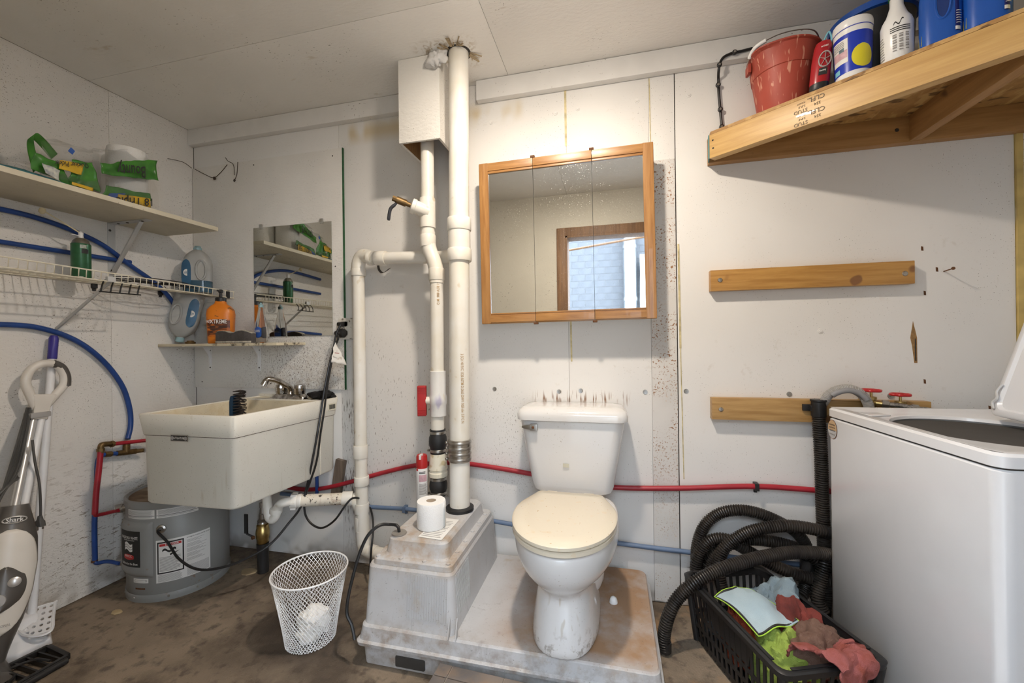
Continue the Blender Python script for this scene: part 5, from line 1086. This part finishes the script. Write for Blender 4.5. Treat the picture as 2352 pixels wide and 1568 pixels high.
for j, zc in enumerate((2.012,1.968)):
    for body, ds, dz, sz in (('STUD',-.028,-.016,.017), ('S-P-F',-.024,.000,.010), ('KD-HT',-.026,.012,.008), ('254',.022,-.008,.013), ('CLFL.',.018,.012,.022)):
        build('stamp', text_plane(body, sz, so_+ed_*(ds)+V((0,0,zc-.004+dz)), -ed_, (.0,0,-1)), m_stamp, fbm, flat=True)
for s_, z in ((.014,2.008),(.015,1.975)): build('screw', MB().lathe([(.004,0),(.003,.001)], EA+ed_*s_+fn2*.0004+V((0,0,z)), 8, fn2), m_gap, fbm)
build('screw', MB().lathe([(.007,0),(.006,.002)], (3.52,-.038,1.985), 10, (0,-1,0)), m_gap, t)

def on_shelf(px, py, r): p = at_z(px, py, SZT); return V((p.x,p.y,SZT))+en*(r+.006)
# red bucket
m_rb = mat('faded_red_plastic', (.40,.07,.045), .5, var=.08, vs=8, stains=[dict(scale=80, lo=.63, hi=.68, col=(.66,.32,.22), amt=.8, stretch=(1,1,.16), dist=.6, detail=1)])
c = V((3.095,-.134,SZT)); t = thing('bucket', 'faded red bucket with a white grip bail at the left end of the corner shelf', 'bucket', c)
def bk(k, r, h, sp=0):
    a = 2*PI*k/48; f = 1+(.13 if sp else 0)*max(0, math.cos(a-math.radians(215)))**14; return c+V((r*f*math.cos(a), r*f*math.sin(a), h))
pr = [(.084,0,0),(.086,.004,0),(.106,.150,0),(.109,.152,0),(.115,.212,0),(.117,.222,1),(.124,.226,1),(.125,.230,1),(.122,.233,1),(.115,.229,1),(.105,.15,0),(.083,.01,0)]
build('shell', MB().loft([[bk(k, r, h, sp) for k in range(48)] for r, h, sp in pr]), m_rb, t)
bl2 = spline([c+V((-.124,.01,.205)), c+V((-.128,-.03,.225)), c+V((-.110,-.07,.248)), c+V((-.03,-.10,.262)), c+V((.07,-.09,.258)), c+V((.122,-.02,.225))], 8)
build('bail', MB().tube(bl2, .0022, 6), m_steel, t); build('bail_grip', MB().tube(bl2[9:20], .0075, 10), m_white, t)
build('ear', MB().obox(c+V((-.122,.0,.200)), (.012,.04,.035)), m_rb, t, bev=.005)
# black pail with blue rim
c = V((3.375,-.165,SZT)); t = thing('storage_pail', 'black pail with a blue rim behind the bottles on the corner shelf', 'pail', c)
build('shell', MB().lathe([(.100,0),(.103,.004),(.118,.265),(.120,.270)], c, 40), m_black, t)
build('rim', MB().lathe([(.118,.268),(.130,.270),(.131,.292),(.122,.296),(.116,.290)], c, 40), mat('bright_blue_plastic', (.015,.09,.42), .4), t)
# red wheel cleaner bottle
c = on_shelf(1868,204,.026)+V((.006,-.002,0)); t = thing('spray_bottle', 'slim red bottle with a wheel print and black base beside the red bucket', 'bottle', c)
fc_ = (CAM-c); fc_.z = 0; fc_.normalize(); sc_ = V((-fc_.y, fc_.x, 0))
tl = V((.10,-.02,1)).normalized()
def rring(z, a, b, n=28): return [c+tl*z+sc_*(a*math.cos(2*PI*k/n))+fc_*(b*math.sin(2*PI*k/n)) for k in range(n)]
build('body', MB().loft([rring(z, a, b) for z, a, b in ((.022,.027,.022),(.03,.029,.023),(.10,.029,.023),(.15,.026,.022),(.165,.022,.019),(.17,.014,.012))]), mat('red_gloss_plastic', (.36,.012,.018), .28, var=.05), t)
build('base_cap', MB().loft([rring(z, a, b) for z, a, b in ((0,.026,.021),(.003,.0275,.0225),(.023,.0275,.0225))]), m_black, t)
build('wheel_print', MB().tube([c+tl*(.098+.026*math.sin(k*PI/12))+sc_*(.010+.017*math.cos(k*PI/12))+fc_*(.0236-.010*max(0,(.010+.017*math.cos(k*PI/12))/.029)**2) for k in range(24)], .0022, 5, closed=True), m_silver, t)
for k in range(5): a = k*2*PI/5+.3; build('wheel_spoke', MB().bar(c+tl*.098+sc_*.010+fc_*.0228, c+tl*(.098+.024*math.sin(a))+sc_*(.010+.015*math.cos(a))+fc_*(.0235-.010*max(0,(.010+.015*math.cos(a))/.029)**2), .004, .0015), m_silver, t)
build('label_patch', MB().grid(lambda u, v: c+tl*(.045+.024*v)+sc_*(-.004+.024*u)+fc_*(.0238-.004*u*u), 6, 2), m_ink, t)
build('lettering', text_plane('Foaming', .008, c+tl*.060+sc_*.007+fc_*.0240, sc_, tl, .018), m_paper, t, flat=True)
build('lettering', text_plane('MOTHERS', .008, c+tl*.142+sc_*.006+fc_*.0246, sc_, tl, .020), m_paper, t, flat=True)
build('trigger_clip', MB().tube(spline([c+tl*.168, c+tl*.185+sc_*.004, c+tl*.200+sc_*.012, c+tl*.182+sc_*.02, c+tl*.160+sc_*.022], 5), .0028, 6), mat('pale_blue_plastic', (.20,.50,.62), .35), t)
# white and blue tub
c = on_shelf(1950,172,.052); t = thing('pail', 'white plastic tub with a blue and yellow label on the corner shelf', 'tub', c)
build('shell', MB().lathe([(.046,0),(.048,.003),(.053,.165),(.0545,.168),(.0545,.184),(.053,.190),(.050,.191)], c, 40), m_white, t)
ca = math.atan2(CAM.y-c.y, CAM.x-c.x)
def conp(a0, a1, z0, z1, dr): return MB().grid(lambda u, v: c+V(((.0478+.0303*(z0+(z1-z0)*v)+dr)*math.cos(ca+a0+(a1-a0)*u), (.0478+.0303*(z0+(z1-z0)*v)+dr)*math.sin(ca+a0+(a1-a0)*u), z0+(z1-z0)*v)), 24, 4)
lb = build('blue_label', conp(-1.7,1.6,.016,.142,.0006), mat('royal_blue_label', (.012,.04,.42), .3), t)
build('blue_stripe', conp(-1.7,1.7,.160,.1625,.0012), mat('royal_blue_label', (0,0,0)), t)
build('white_panel', conp(-1.25,-.25,.050,.128,.0012), m_paper, lb); build('pink_panel', conp(-1.22,-.28,.066,.092,.0017), mat('pink_print', (0,0,0)), lb)
for i in range(5): build('print_line', conp(-1.2,-.4-.1*random.random(),.098+i*.0055,.1005+i*.0055,.0018), m_ink2, lb)
build('picture', conp(-.75,-.45,.088,.100,.0020), mat('photo_print', (.15,.22,.25), .5, var=.3, vs=90), lb)
build('yellow_oval', MB().grid(lambda u, v: c+V(((.0478+.0303*(.022+.075*v)+.0014)*math.cos(ca+.55+(2*u-1)*.62*math.sqrt(max(.01,1-(2*v-1)**2))), (.0478+.0303*(.022+.075*v)+.0014)*math.sin(ca+.55+(2*u-1)*.62*math.sqrt(max(.01,1-(2*v-1)**2))), .022+.075*v)), 20, 16), mat('lemon_print', (.66,.58,.03), .4, var=.06), lb)
build('small_panel', conp(-1.2,-.75,.020,.036,.0012), mat('pale_blue_plastic', (0,0,0)), lb)
# white spray bottle
c = on_shelf(2055,132,.040); t = thing('cleaner_bottle', 'white cleaner bottle with a green neck among the jugs on the corner shelf', 'bottle', c)
build('body', MB().lathe([(.036,0),(.039,.004),(.040,.118),(.036,.132),(.026,.150),(.020,.170),(.0165,.182),(.0165,.205)], c, 32), m_white, t)
build('cap', MB().lathe([(.020,.205),(.020,.232),(.014,.238)], c, 20), mat('green_cap', (.02,.16,.07), .4), t)
ca = math.atan2(CAM.y-c.y, CAM.x-c.x)
for i in range(9):
    build('print_line', cylpatch(c, .0405, ca-1.3, ca-.75-.2*random.random(), c.z+.012+i*.0085, c.z+.0145+i*.0085), m_ink2, t)
    for j in range(3):
        if i < 7: build('print_line', cylpatch(c, .0405, ca-.25+.38*j, ca-.02+.38*j, c.z+.022+i*.008, c.z+.0255+i*.008+.002*(i % 2)), m_ink2, t)
for i in range(3): build('print_line', cylpatch(c, .0405, ca-.4, ca+.85, c.z+.082+i*.006, c.z+.0845+i*.006), m_ink, t)
build('emblem', MB().grid(lambda u, v: c+V((.0406*math.cos(ca-.2+.6*u), .0406*math.sin(ca-.2+.6*u), .102+.010*u+.006*math.sin(9*u)+.004*v)), 12, 1), m_ink, t)
# blue jugs
m_bj = mat('glossy_blue_jug', (.012,.085,.40), .25, var=.05); m_bjl = mat('navy_label', (.012,.018,.14), .35)
for k, (px, py, lab) in enumerate(((2157,92,'left of the two glossy blue detergent jugs on the corner shelf'), (2268,47,'right of the two glossy blue detergent jugs on the corner shelf'))):
    c = on_shelf(px, py, .040); t = thing('detergent_jug', lab, 'bottle', c, 'blue jugs on the corner shelf')
    fd = (CAM-c); fd.z = 0; fd.normalize(); sv = V((-fd.y, fd.x, 0))
    pr = [(0,.042,.030),(.004,.046,.034),(.10,.047,.035),(.15,.046,.034),(.19,.040,.031),(.215,.024,.022),(.225,.018,.018)]
    build('body', MB().loft([oring(z, a, b, c, fd, sv, 2/2.8) for z, a, b in pr]), m_bj, t)
    hc = c+V((0,0,.112))+sv*.006+fd*.033
    build('handle_recess', MB().add([hc+V((0,0,.045*math.sin(k2*PI/12)))+sv*(.014*math.cos(k2*PI/12))+fd*.0022 for k2 in range(24)], [tuple(range(24))]), mat('deep_blue_recess', (.006,.03,.16), .4), t, flat=True)
    build('handle_rim', MB().tube([hc+V((0,0,.046*math.sin(k2*PI/12)))+sv*(.0155*math.cos(k2*PI/12))+fd*.001 for k2 in range(24)], .0035, 6, closed=True), m_bj, t)
    build('cap', MB().lathe([(.020,.222),(.020,.250),(.015,.256)], c, 20), m_bj, t)
    lb = build('side_label', MB().grid(lambda u, v: c+V((0,0,.018+.10*v))+sv*(.030+.016*u)+fd*(.0315-.022*u*u), 8, 4), m_bjl, t)
    build('barcode', MB().grid(lambda u, v: c+V((0,0,.020+.010*v))+sv*(.030+.010*u)+fd*(.0330-.010*u*u), 6, 1), m_paper, lb)
    for i in range(6): build('print_line', MB().grid(lambda u, v: c+V((0,0,.038+i*.007+.002*v))+sv*(.032+.010*u)+fd*(.0326-.010*u*u), 4, 1), m_paper, lb)
    build('yellow_label', MB().grid(lambda u, v: c+V((0,0,.012+.030*v))-sv*(.040+.006*u)+fd*(.024-.014*u), 4, 2), mat('lemon_print', (0,0,0)), t)
c = on_shelf(2352,14,.035)+ed_*.035; t = thing('yellow_bottle', 'yellow bottle at the right edge on the corner shelf', 'bottle', c)
build('body', MB().lathe([(.030,0),(.034,.003),(.034,.12),(.026,.145),(.013,.16),(.012,.175)], c, 28), mat('lemon_print', (0,0,0)), t); build('cap', MB().lathe([(.014,.174),(.014,.196),(.011,.2)], c, 16), m_white, t)
# black hanger strip on the wall
t = thing('hanger_strip', 'black perforated plastic strap bent on the wall left of the red bucket', 'strap', at_y(1657,296,-.01))
st = [at_y(px,py,-.012) for px, py in ((1658,296),(1655,260),(1651,215),(1650,182))]+[at_y(*q,-.044) for q in ((1651,160),(1655,142),(1664,130),(1682,122),(1700,118),(1728,111))]
sp = spline(st, 6)
build('strap', MB().tube(sp, .0055, 8), m_black, t)
for q in ((1657,292,-.018),(1654,252,-.018),(1649,196,-.018),(1652,150,-.048),(1687,121,-.048)): pq = at_y(*q); e_ = build('eyelet', MB().lathe([(.010,0),(.010,.006),(.006,.008)], pq, 14, (0,-1,0)), m_black, t); build('screw', MB().lathe([(.0055,.006),(.005,.0095),(.001,.010)], pq, 10, (0,-1,0)), m_steel, e_)

# ================================================================ washer
m_wash = mat('white_enamel', (.66,.665,.68), .22, var=.01, coat=.3)
m_tub = mat('grey_tub_enamel', (.13,.135,.14), .4, var=.05)
WA = V((3.228,-.135,0)); wy = V((.040,-.672,0)).normalized(); wx = V((-wy.y, wy.x, 0))
WD, WW, WH = .672, .66, .917
def WP(a, b, z): return WA+wx*a+wy*b+V((0,0,z))       # a: away from the front, b: towards the door side
def wr(z, e, r=.03, n=5): return [WP(p.x, p.y, z) for p in rrect(WW/2, WD/2, 0, WW/2+e, WD/2+e, r, n)]
t = thing('washing_machine', 'white top loading washing machine with its lid open at the right', 'washer', WP(WW/2, WD/2, 0))
build('cabinet', MB().loft([wr(.03,-.004), wr(.036,0), wr(.874,0), wr(.879,-.004)]), m_wash, t)
build('shadow_gap', MB().loft([wr(.870,-.006), wr(.892,-.006)]), m_gap, t)
for a in (.06,WW-.06):
    for b in (.06,WD-.06): build('foot', MB().lathe([(.022,0),(.022,.012),(.012,.016),(.012,.034)], WP(a,b,0), 12), m_black, t)
OC = (.245,.345); OA, OB = .205, .235; NN = 72
def orect(k, e, z):
    a = 2*PI*k/NN; dx, dy = math.cos(a), math.sin(a); s = 1e9
    if dx > 0: s = min(s, (WW-e-OC[0])/dx)
    if dx < 0: s = min(s, (e-OC[0])/dx)
    if dy > 0: s = min(s, (WD-e-OC[1])/dy)
    if dy < 0: s = min(s, (e-OC[1])/dy)
    return WP(OC[0]+dx*s, OC[1]+dy*s, z)
def oell(k, f, z): a = 2*PI*k/NN; return WP(OC[0]+OA*f*math.cos(a), OC[1]+OB*f*math.sin(a), z)
build('top_frame', MB().loft([wr(.8825,-.003), wr(.8850,.002), wr(.910,.002), wr(.917,-.004)], True, False), m_wash, t)
build('deck', MB().loft([[orect(k,.006,.917) for k in range(NN)], [orect(k,.030,.917) for k in range(NN)], [orect(k,.042,.909) for k in range(NN)], [oell(k,1.04,.909) for k in range(NN)], [oell(k,1.0,.906) for k in range(NN)], [oell(k,.985,.896) for k in range(NN)]], False, False), m_wash, t)
build('tub_wall', MB().loft([[oell(k,.985,.897) for k in range(NN)], [oell(k,.985,.838) for k in range(NN)]], False, False), m_tub, t)
build('tub_ring', MB().loft([[oell(k,.985,.840) for k in range(NN)], [oell(k,.94,.838) for k in range(NN)], [oell(k,.92,.822) for k in range(NN)]], False, False), m_wash, t)
build('basket', MB().loft([[oell(k,.92,.823) for k in range(NN)], [oell(k,.92,.45) for k in range(NN)], [oell(k,.3,.44) for k in range(NN)]], False, True), m_tub, t)
build('dispenser', MB().prism([WP(.045,.11,.9095), WP(.11,.10,.9095), WP(.12,.15,.9095), WP(.05,.17,.9095)], (0,0,.004)), m_wash, t, bev=.002)
LH = V((3.620,-.304,.925)); lyd = V((-.10,-.99,0)).normalized(); lup = V((.28,-.03,.96)).normalized(); lnn = lyd.cross(lup).normalized()
def LP(b, h, o=0): return LH+lyd*b+lup*h+lnn*o
def lidring(e, o): return [LP(p.x, p.y, o) for p in rrect(.225, .21, 0, .225-e, .21-e, .025)]
ld = build('lid', MB().loft([lidring(.006,-.012), lidring(0,-.008), lidring(0,.012), lidring(.005,.016), lidring(.020,.016), lidring(.026,.008), lidring(.03,.008)]), m_wash, t)
build('lid_strike', MB().tube(spline([LP(.022,.020,.020), LP(.016,.038,.024), LP(.024,.055,.022), LP(.017,.075,.024), LP(.022,.10,.020)], 5), .0035, 8), m_brk, ld)
build('console', MB().loft([[WP(a,b,z) for a, z in ((.580,.915),(.60,1.02),(.655,1.02),(.655,.915))] for b in (.03,WD-.01)]), m_wash, t, bev=.01, seg=3)
st_ = WP(-.0012, .040, .838)
sk = build('register_sticker', MB().add([st_+wy*(.029*math.cos(k*PI/16))+V((0,0,.036*math.sin(k*PI/16))) for k in range(32)], [tuple(range(32))]), mat('brown_sticker_edge', (.16,.06,.05), .5), t, flat=True)
build('sticker_field', MB().add([st_-wx*.0006+wy*(.0275*math.cos(k*PI/16))+V((0,0,.0345*math.sin(k*PI/16))) for k in range(32)], [tuple(range(32))]), mat('tan_sticker', (.55,.38,.22), .5), sk, flat=True)
build('sticker_field', MB().add([st_-wx*.0010+wy*(.0265*math.cos(-k*PI/16))+V((0,0,.0300*math.sin(-k*PI/16)-.003)) for k in range(17)], [tuple(range(17))]), mat('grey_sticker', (.50,.50,.51), .5), sk, flat=True)
build('print_line', MB().obox(st_-wx*.0018+V((0,0,-.0175)), (.0004,.034,.004), wx, wy), m_ink2, sk, flat=True)
for i, s in enumerate(('REGISTER', 'REGISTRATION', 'REGISTRE')): build('lettering', text_plane(s, .007, st_-wx*.0016+V((0,0,.017-.0105*i-(.003 if i == 3 else 0))), wy, (0,0,1), .036 if i < 3 else .034), m_ink, sk, flat=True)

# ---------------------------------------------------------------- hoses and taps behind the washer
def corr(pts, r, pitch=.0090, d=.0030, n=14):
    P = even(pts, pitch/3); R = [r+(d*.8 if i % 3 else -d*.9) for i in range(len(P))]; return MB().tube(P, R, n)
m_hose = mat('black_corrugated_hose', (.018,.016,.015), .36, var=.25, vs=16, dark=(.045,.038,.032))
HV = at_y(1889,1100,-.062)
t = thing('drain_standpipe', 'black corrugated drain hose standing upright against the back wall by the washer', 'hose', (HV.x,-.062,0))
build('hose', corr(spline([(HV.x-.010,-.062,.875), (HV.x-.004,-.062,.70), (HV.x,-.062,.45), (HV.x+.004,-.066,.20), (HV.x-.01,-.075,.03)], 10), .0215), m_hose, t)
build('collar', MB().lathe([(.0235,.865),(.0255,.868),(.0255,.925),(.029,.928),(.029,.934),(.022,.934)], (HV.x-.010,-.062,0), 20), m_black, t)
build('clamp', MB().box((HV.x-.060,-.050,.885), (HV.x-.030,-.038,.912)).box((HV.x-.040,-.066,.888), (HV.x-.025,-.038,.909)), m_black, t, bev=.003)
m_grh = mat('grey_ribbed_hose', (.32,.31,.30), .45, var=.06)
t = thing('washer_drain_hose', 'grey ribbed washer hose arching into the black standpipe', 'hose', (3.30,-.07,.90))
hc_ = V((HV.x-.010,-.062,.90)); gh = spline([hc_, at_y(1893,922,-.064), at_y(1903,907,-.068), at_y(1922,896,-.073), at_y(1946,892,-.078), at_y(1970,899,-.083), at_y(1988,916,-.087), at_y(1998,942,-.09), at_y(2001,975,-.09)], 8)
build('hose', corr(gh, .0165, .0045, .0008, 14), m_grh, t)
build('hose_guide', MB().tube([p+V((0,-.012,-.006)) for p in gh[18:48]], .011, 10), mat('grey_hose_guide', (.24,.24,.25), .5), t)
def tap(px, py, lab, dxh):
    b = at_y(px, py, -.075); t = thing('wash_tap', lab, 'tap', b, 'washer taps')
    build('body', MB().lathe([(.013,0),(.016,.006),(.017,.020),(.012,.026),(.012,.030),(.017,.031),(.017,.040),(.010,.042)], b+V((0,0,-.025)), 12), m_brass, t)
    build('wall_stub', MB().tube([b+V((0,0,-.010)), V((b.x,-.001,b.z-.010))], .011, 12), m_brass, t)
    build('stem', MB().lathe([(.0045,0),(.0045,.024)], b+V((0,0,.015)), 10), m_brass, t)
    hw = b+V((0,0,.040)); mr = mat('red_wheel', (.42,.012,.015), .35)
    w_ = build('handwheel', MB().tube([hw+V(((.0280+.0026*math.cos(6*k*PI/24))*math.cos(k*PI/24), (.0280+.0026*math.cos(6*k*PI/24))*math.sin(k*PI/24), 0)) for k in range(48)], .0052, 8, closed=True), mr, t)
    for k in range(5): build('spoke', MB().bar(hw, hw+V((.026*math.cos(k*2*PI/5), .026*math.sin(k*2*PI/5), 0)), .006, .005), mr, w_)
    build('hub', MB().lathe([(.008,-.004),(.008,.005),(.003,.007)], hw, 12), mr, w_)
    sd = b+V((.016,-.012,-.008)); dd = V((.97,-.22,-.07)).normalized()
    build('outlet', MB().tube([b+V((0,0,-.006)), sd+dd*.012], .010, 12), m_brass, t)
    build('hose_nut', MB().lathe([(.013,0),(.015,.002),(.015,.020),(.012,.022)], sd+dd*.010, 8, dd), m_steel, t, flat=True)
    build('braided_hose', MB().tube(spline([sd+dd*.03, sd+dd*.06, sd+dd*.10+V((0,0,-.006)), sd+dd*.15+V((0,0,-.035)), sd+dd*.17+V((0,.03,-.14))], 6), .0085, 12), mat('braided_steel', (.42,.40,.38), .4, .8, var=.3, vs=160), t)
tap(2001, 920, 'left tap with red handwheel on the wall behind the washer', 0); tap(2068, 930, 'right tap with red handwheel on the wall behind the washer', 0)
p = at_y(2046,909,0); tag(build('wall_screw', MB().lathe([(.012,0),(.011,.003),(.005,.002),(.004,.004)], p, 16, (0,-1,0)), m_steel, origin=p), 'steel screw head between the two red taps', 'screw', 'screws in the back wall')

zx = lambda a, b: (1480+a/5.227, 1120+b/5.227)
def hz(pts): return [at_y(*zx(a, b), y) for a, b, y in pts]
t = thing('sump_hose', 'coiled black corrugated hose heaped between the laundry basket and the wall', 'hose', (2.95,-.08,0))
K = [
 [(700,1250,-.05),(640,1000,-.05),(630,720,-.05),(720,460,-.045),(900,310,-.04),(1140,268,-.04),(1400,315,-.04),(1680,440,-.045),(1860,570,-.05),(1960,760,-.055),(1960,1000,-.06),(1930,1180,-.07),(1880,1300,-.09)],
 [(700,1300,-.10),(620,1000,-.095),(650,820,-.09),(740,670,-.085),(870,610,-.08),(1010,625,-.08),(1160,710,-.08),(1320,800,-.08),(1520,910,-.085),(1720,1000,-.09),(1940,1070,-.09),(2250,1110,-.085)],
 [(700,1100,-.075),(760,920,-.075),(860,770,-.08),(1010,680,-.08),(1250,620,-.07),(1500,640,-.065),(1760,700,-.065),(1950,790,-.07),(2110,900,-.08),(2250,990,-.085)],
 [(950,1260,-.135),(900,1060,-.13),(890,900,-.125),(950,740,-.12),(1100,610,-.115),(1300,515,-.11),(1600,460,-.105),(1850,465,-.10),(2100,510,-.10),(2260,545,-.095)],
 [(2150,1500,-.13),(2080,1330,-.12),(2100,1150,-.11),(2150,960,-.10),(2160,860,-.09)]]
for pts in K: build('hose_loop', corr(spline(hz(pts), 8), .0215), m_hose, t)
build('smooth_cuff', MB().tube(hz([(1955,860,-.058),(1955,1000,-.061)]), .0245, 16), m_black, t)
build('smooth_cuff', MB().tube(hz([(2165,525,-.100),(2280,550,-.095)]), .0245, 16), m_black, t)
z8 = lambda a, b: (1500+a/3.2125, 1080+b/3.2125)
f5 = [at_y(*z8(a, b), y) for a, b, y in ((88,1320,-.315),(80,1230,-.315),(110,1080,-.315),(180,945,-.30),(300,835,-.29),(450,750,-.265),(600,693,-.24),(800,640,-.20),(1000,608,-.165),(1180,605,-.13),(1330,625,-.10))]
f5[0].z = max(f5[0].z, .01)
build('hose_loop', corr(spline(f5, 8), .0215), m_hose, t)
build('hose_tip', MB().tube([f5[0]+V((0,0,.03)), f5[0]+V((0,0,-.004))], .0235, 14), m_black, t)

# ================================================================ laundry basket
RZ = .25
RC = [V((2.712,-.196,0)), V((3.004,-.080,0)), V((3.182,-.545,0)), V((2.888,-.655,0))]   # rim corners: far left, far right, near right, near left
cc0 = sum(RC, V())/4
def bq(i, z): s = 1-.13*(RZ-z)/RZ; p = cc0+(RC[i]-cc0)*s; return V((p.x,p.y,z))
t = thing('laundry_basket', 'black slotted plastic laundry basket full of rags beside the washer', 'basket', (cc0.x,cc0.y,0))
def bringz(z, g, n=5, rr=.035):
    out = []
    for i in range(4):
        p = bq(i, z); a = (bq(i-1, z)-p).normalized(); b = (bq((i+1) % 4, z)-p).normalized(); p = p-(a+b)*g
        for k in range(n+1):
            s = k/n; pa, pb = p+a*rr, p+b*rr; out.append(pa.lerp(p, s).lerp(p.lerp(pb, s), s))
    return out
build('rim', MB().loft([bringz(RZ-.022,.016), bringz(RZ-.004,.017), bringz(RZ,.012), bringz(RZ,.004), bringz(RZ-.004,-.001), bringz(RZ-.020,-.001), bringz(RZ-.030,.001)], False, False), m_black, t)
build('floor_pan', MB().loft([bringz(.004,-.004), bringz(.016,-.002), bringz(.016,-.012)]), m_black, t)
for i in range(4):
    j = (i+1) % 4; mb = MB(); L_ = (RC[j]-RC[i]).length; long = i in (1,3)
    nrm_ = (RC[j]-RC[i]).cross(V((0,0,1))).normalized()
    def SP(u, z): return bq(i, z).lerp(bq(j, z), u)
    ns = int(L_/.030)
    for k in range(ns+1):
        u = k/ns; u = .03+.94*u; mb.bar(SP(u,.010), SP(u,RZ-.024), .003, .0125, up=(RC[j]-RC[i]))
    for z in ((.025,.075,.125) if long else (.03,.11)): mb.bar(SP(.02,z), SP(.98,z), .003, .014, up=(0,0,1))
    build('slatted_side', mb, m_black, t)
    build('corner_post', MB().tube([bq(i,.008), bq(i,RZ-.02)], .012, 10), m_black, t)
    if long: build('solid_panel', MB().add([SP(.30,.14)+nrm_*.001, SP(.70,.14)+nrm_*.001, SP(.74,RZ-.022)+nrm_*.001, SP(.26,RZ-.022)+nrm_*.001], [(0,1,2,3)]), m_black, t, solid=.004, flat=True)
    build('rim_groove', MB().bar(SP(.08,RZ)+V((0,0,.001)), SP(.92,RZ)+V((0,0,.001)), .010, .003), m_black, t)

def rag(name, lab, col, c, r, seed, amp=.55, dark=None, sc=13, lo=.018):
    m = mat(name+'_terry_'+str(seed), col, .95, var=.2, vs=16, dark=dark, bump=.7, bs=420)
    mb = lump(c, r, 72, 48, amp, sc, seed, lo)
    for p in mb.v:                                         # cloth rests against the basket sides
        z = min(max(p.z, .0), RZ)
        for i in range(4):
            a, b = bq(i, z), bq((i+1) % 4, z); e = (b-a).normalized(); ni = V((-e.y, e.x, 0))
            if ni.dot(cc0-a) < 0: ni = -ni
            dd_ = ni.dot(V((p.x,p.y,z))-a)
            if dd_ < .012: p += ni*(.012-dd_)
    return tag(build(name, mb, m), lab, 'rag', 'rags in the laundry basket')
BU = ((RC[1]+RC[2])/2-(RC[0]+RC[3])/2).normalized()   # across
BV = (RC[3]-RC[0]).normalized()                        # along, towards the door
def BP(u, v, z): return RC[0]+BV*v+BU*u+V((0,0,z))
rag('red_rag', 'dark red rag bunched at the near right of the laundry basket', (.24,.048,.036), BP(.205,.31,.150), (.090,.120,.125), 2, dark=(.13,.03,.025))
rag('orange_rag', 'orange red rag showing under the light blue cloth in the basket', (.42,.085,.035), BP(.070,.21,.130), (.055,.10,.110), 3, dark=(.22,.04,.02))
rag('green_rag', 'lime green towel bunched beside the light blue cloth in the basket', (.36,.46,.10), BP(.105,.365,.150), (.085,.080,.120), 5, .5, dark=(.26,.36,.06))
rag('grey_rag', 'grey blue towel bunched at the right side of the basket', (.24,.31,.35), BP(.225,.170,.155), (.075,.085,.125), 6, dark=(.16,.22,.26))
rag('blue_rag', 'dark blue grey rag at the bottom far end of the basket', (.12,.17,.23), BP(.14,.09,.075), (.095,.06,.055), 7)
rag('brown_rag', 'brown stained towel lying across the red rag in the basket', (.19,.11,.080), BP(.195,.400,.215), (.080,.070,.065), 8, .6, dark=(.14,.08,.06), lo=.10)
m_pink = mat('pink_terry', (.36,.115,.11), .95, var=.2, vs=26, dark=(.26,.065,.045), bump=.8, bs=420)
def pinkf(u, v):
    if v < .55: p = BP(.080+.165*u, .385+.16*v/1.0, .205+.065*math.sin(v/.55*PI*.5)+.014*math.sin(7*u+3*v))
    else:
        k = (v-.55)/.45; q = .5+(u-.5)*(1-.75*k); p = BP(.105+.165*q, .385+.088+.062*min(1,k*2.2), .270+.018*math.sin(PI*min(1,k*1.6))-.12*max(0,k-.25)+.006*math.sin(9*u))
    return p
tag(build('pink_towel', crumple(pinkf, 70, 70, .016, 22, 4), m_pink, solid=.006), 'pink red frayed towel hanging over the near rim of the basket', 'rag', 'rags in the laundry basket')
m_lb = mat('light_blue_microfibre', (.42,.52,.56), .9, var=.08, vs=9, dark=(.34,.44,.49), bump=.5, bs=500)
KB = [at_z(*q) for q in ((1643,1372,.262),(1690,1345,.292),(1738,1365,.272),(1832,1427,.272),(1742,1457,.255))]
cA, cB, cC, cD, cE = KB
def lbf(u, v):
    far = cA.lerp(cB, min(1,u*2)) if u < .5 else cB.lerp(cC, u*2-1); near = cE.lerp(cD, u)
    p = far.lerp(near, v); p.z += .022*math.sin(PI*v)*(.4+.6*math.sin(PI*u))+.006*math.sin(9*u+4*v); return p
t = thing('blue_cloth', 'light blue microfibre cloth with black and green hem on top of the basket', 'cloth', cE)
build('cloth', crumple(lbf, 36, 36, .005, 16, 2), m_lb, t, solid=.004)
hem = [lbf(k/16,0) for k in range(16)]+[lbf(1,k/16) for k in range(16)]+[lbf(1-k/16,1) for k in range(16)]+[lbf(0,1-k/16) for k in range(16)]
hc0 = sum(hem, V())/len(hem)
build('black_hem', MB().tube([p+V((0,0,.002))-(p-hc0).normalized()*.003 for p in hem], .0042, 6, closed=True), m_ink, t)
build('green_piping', MB().tube([p+V((0,0,.002))+(p-hc0).normalized()*.0030 for p in hem], .0018, 6, closed=True), mat('lime_piping', (.40,.66,.06), .7), t)
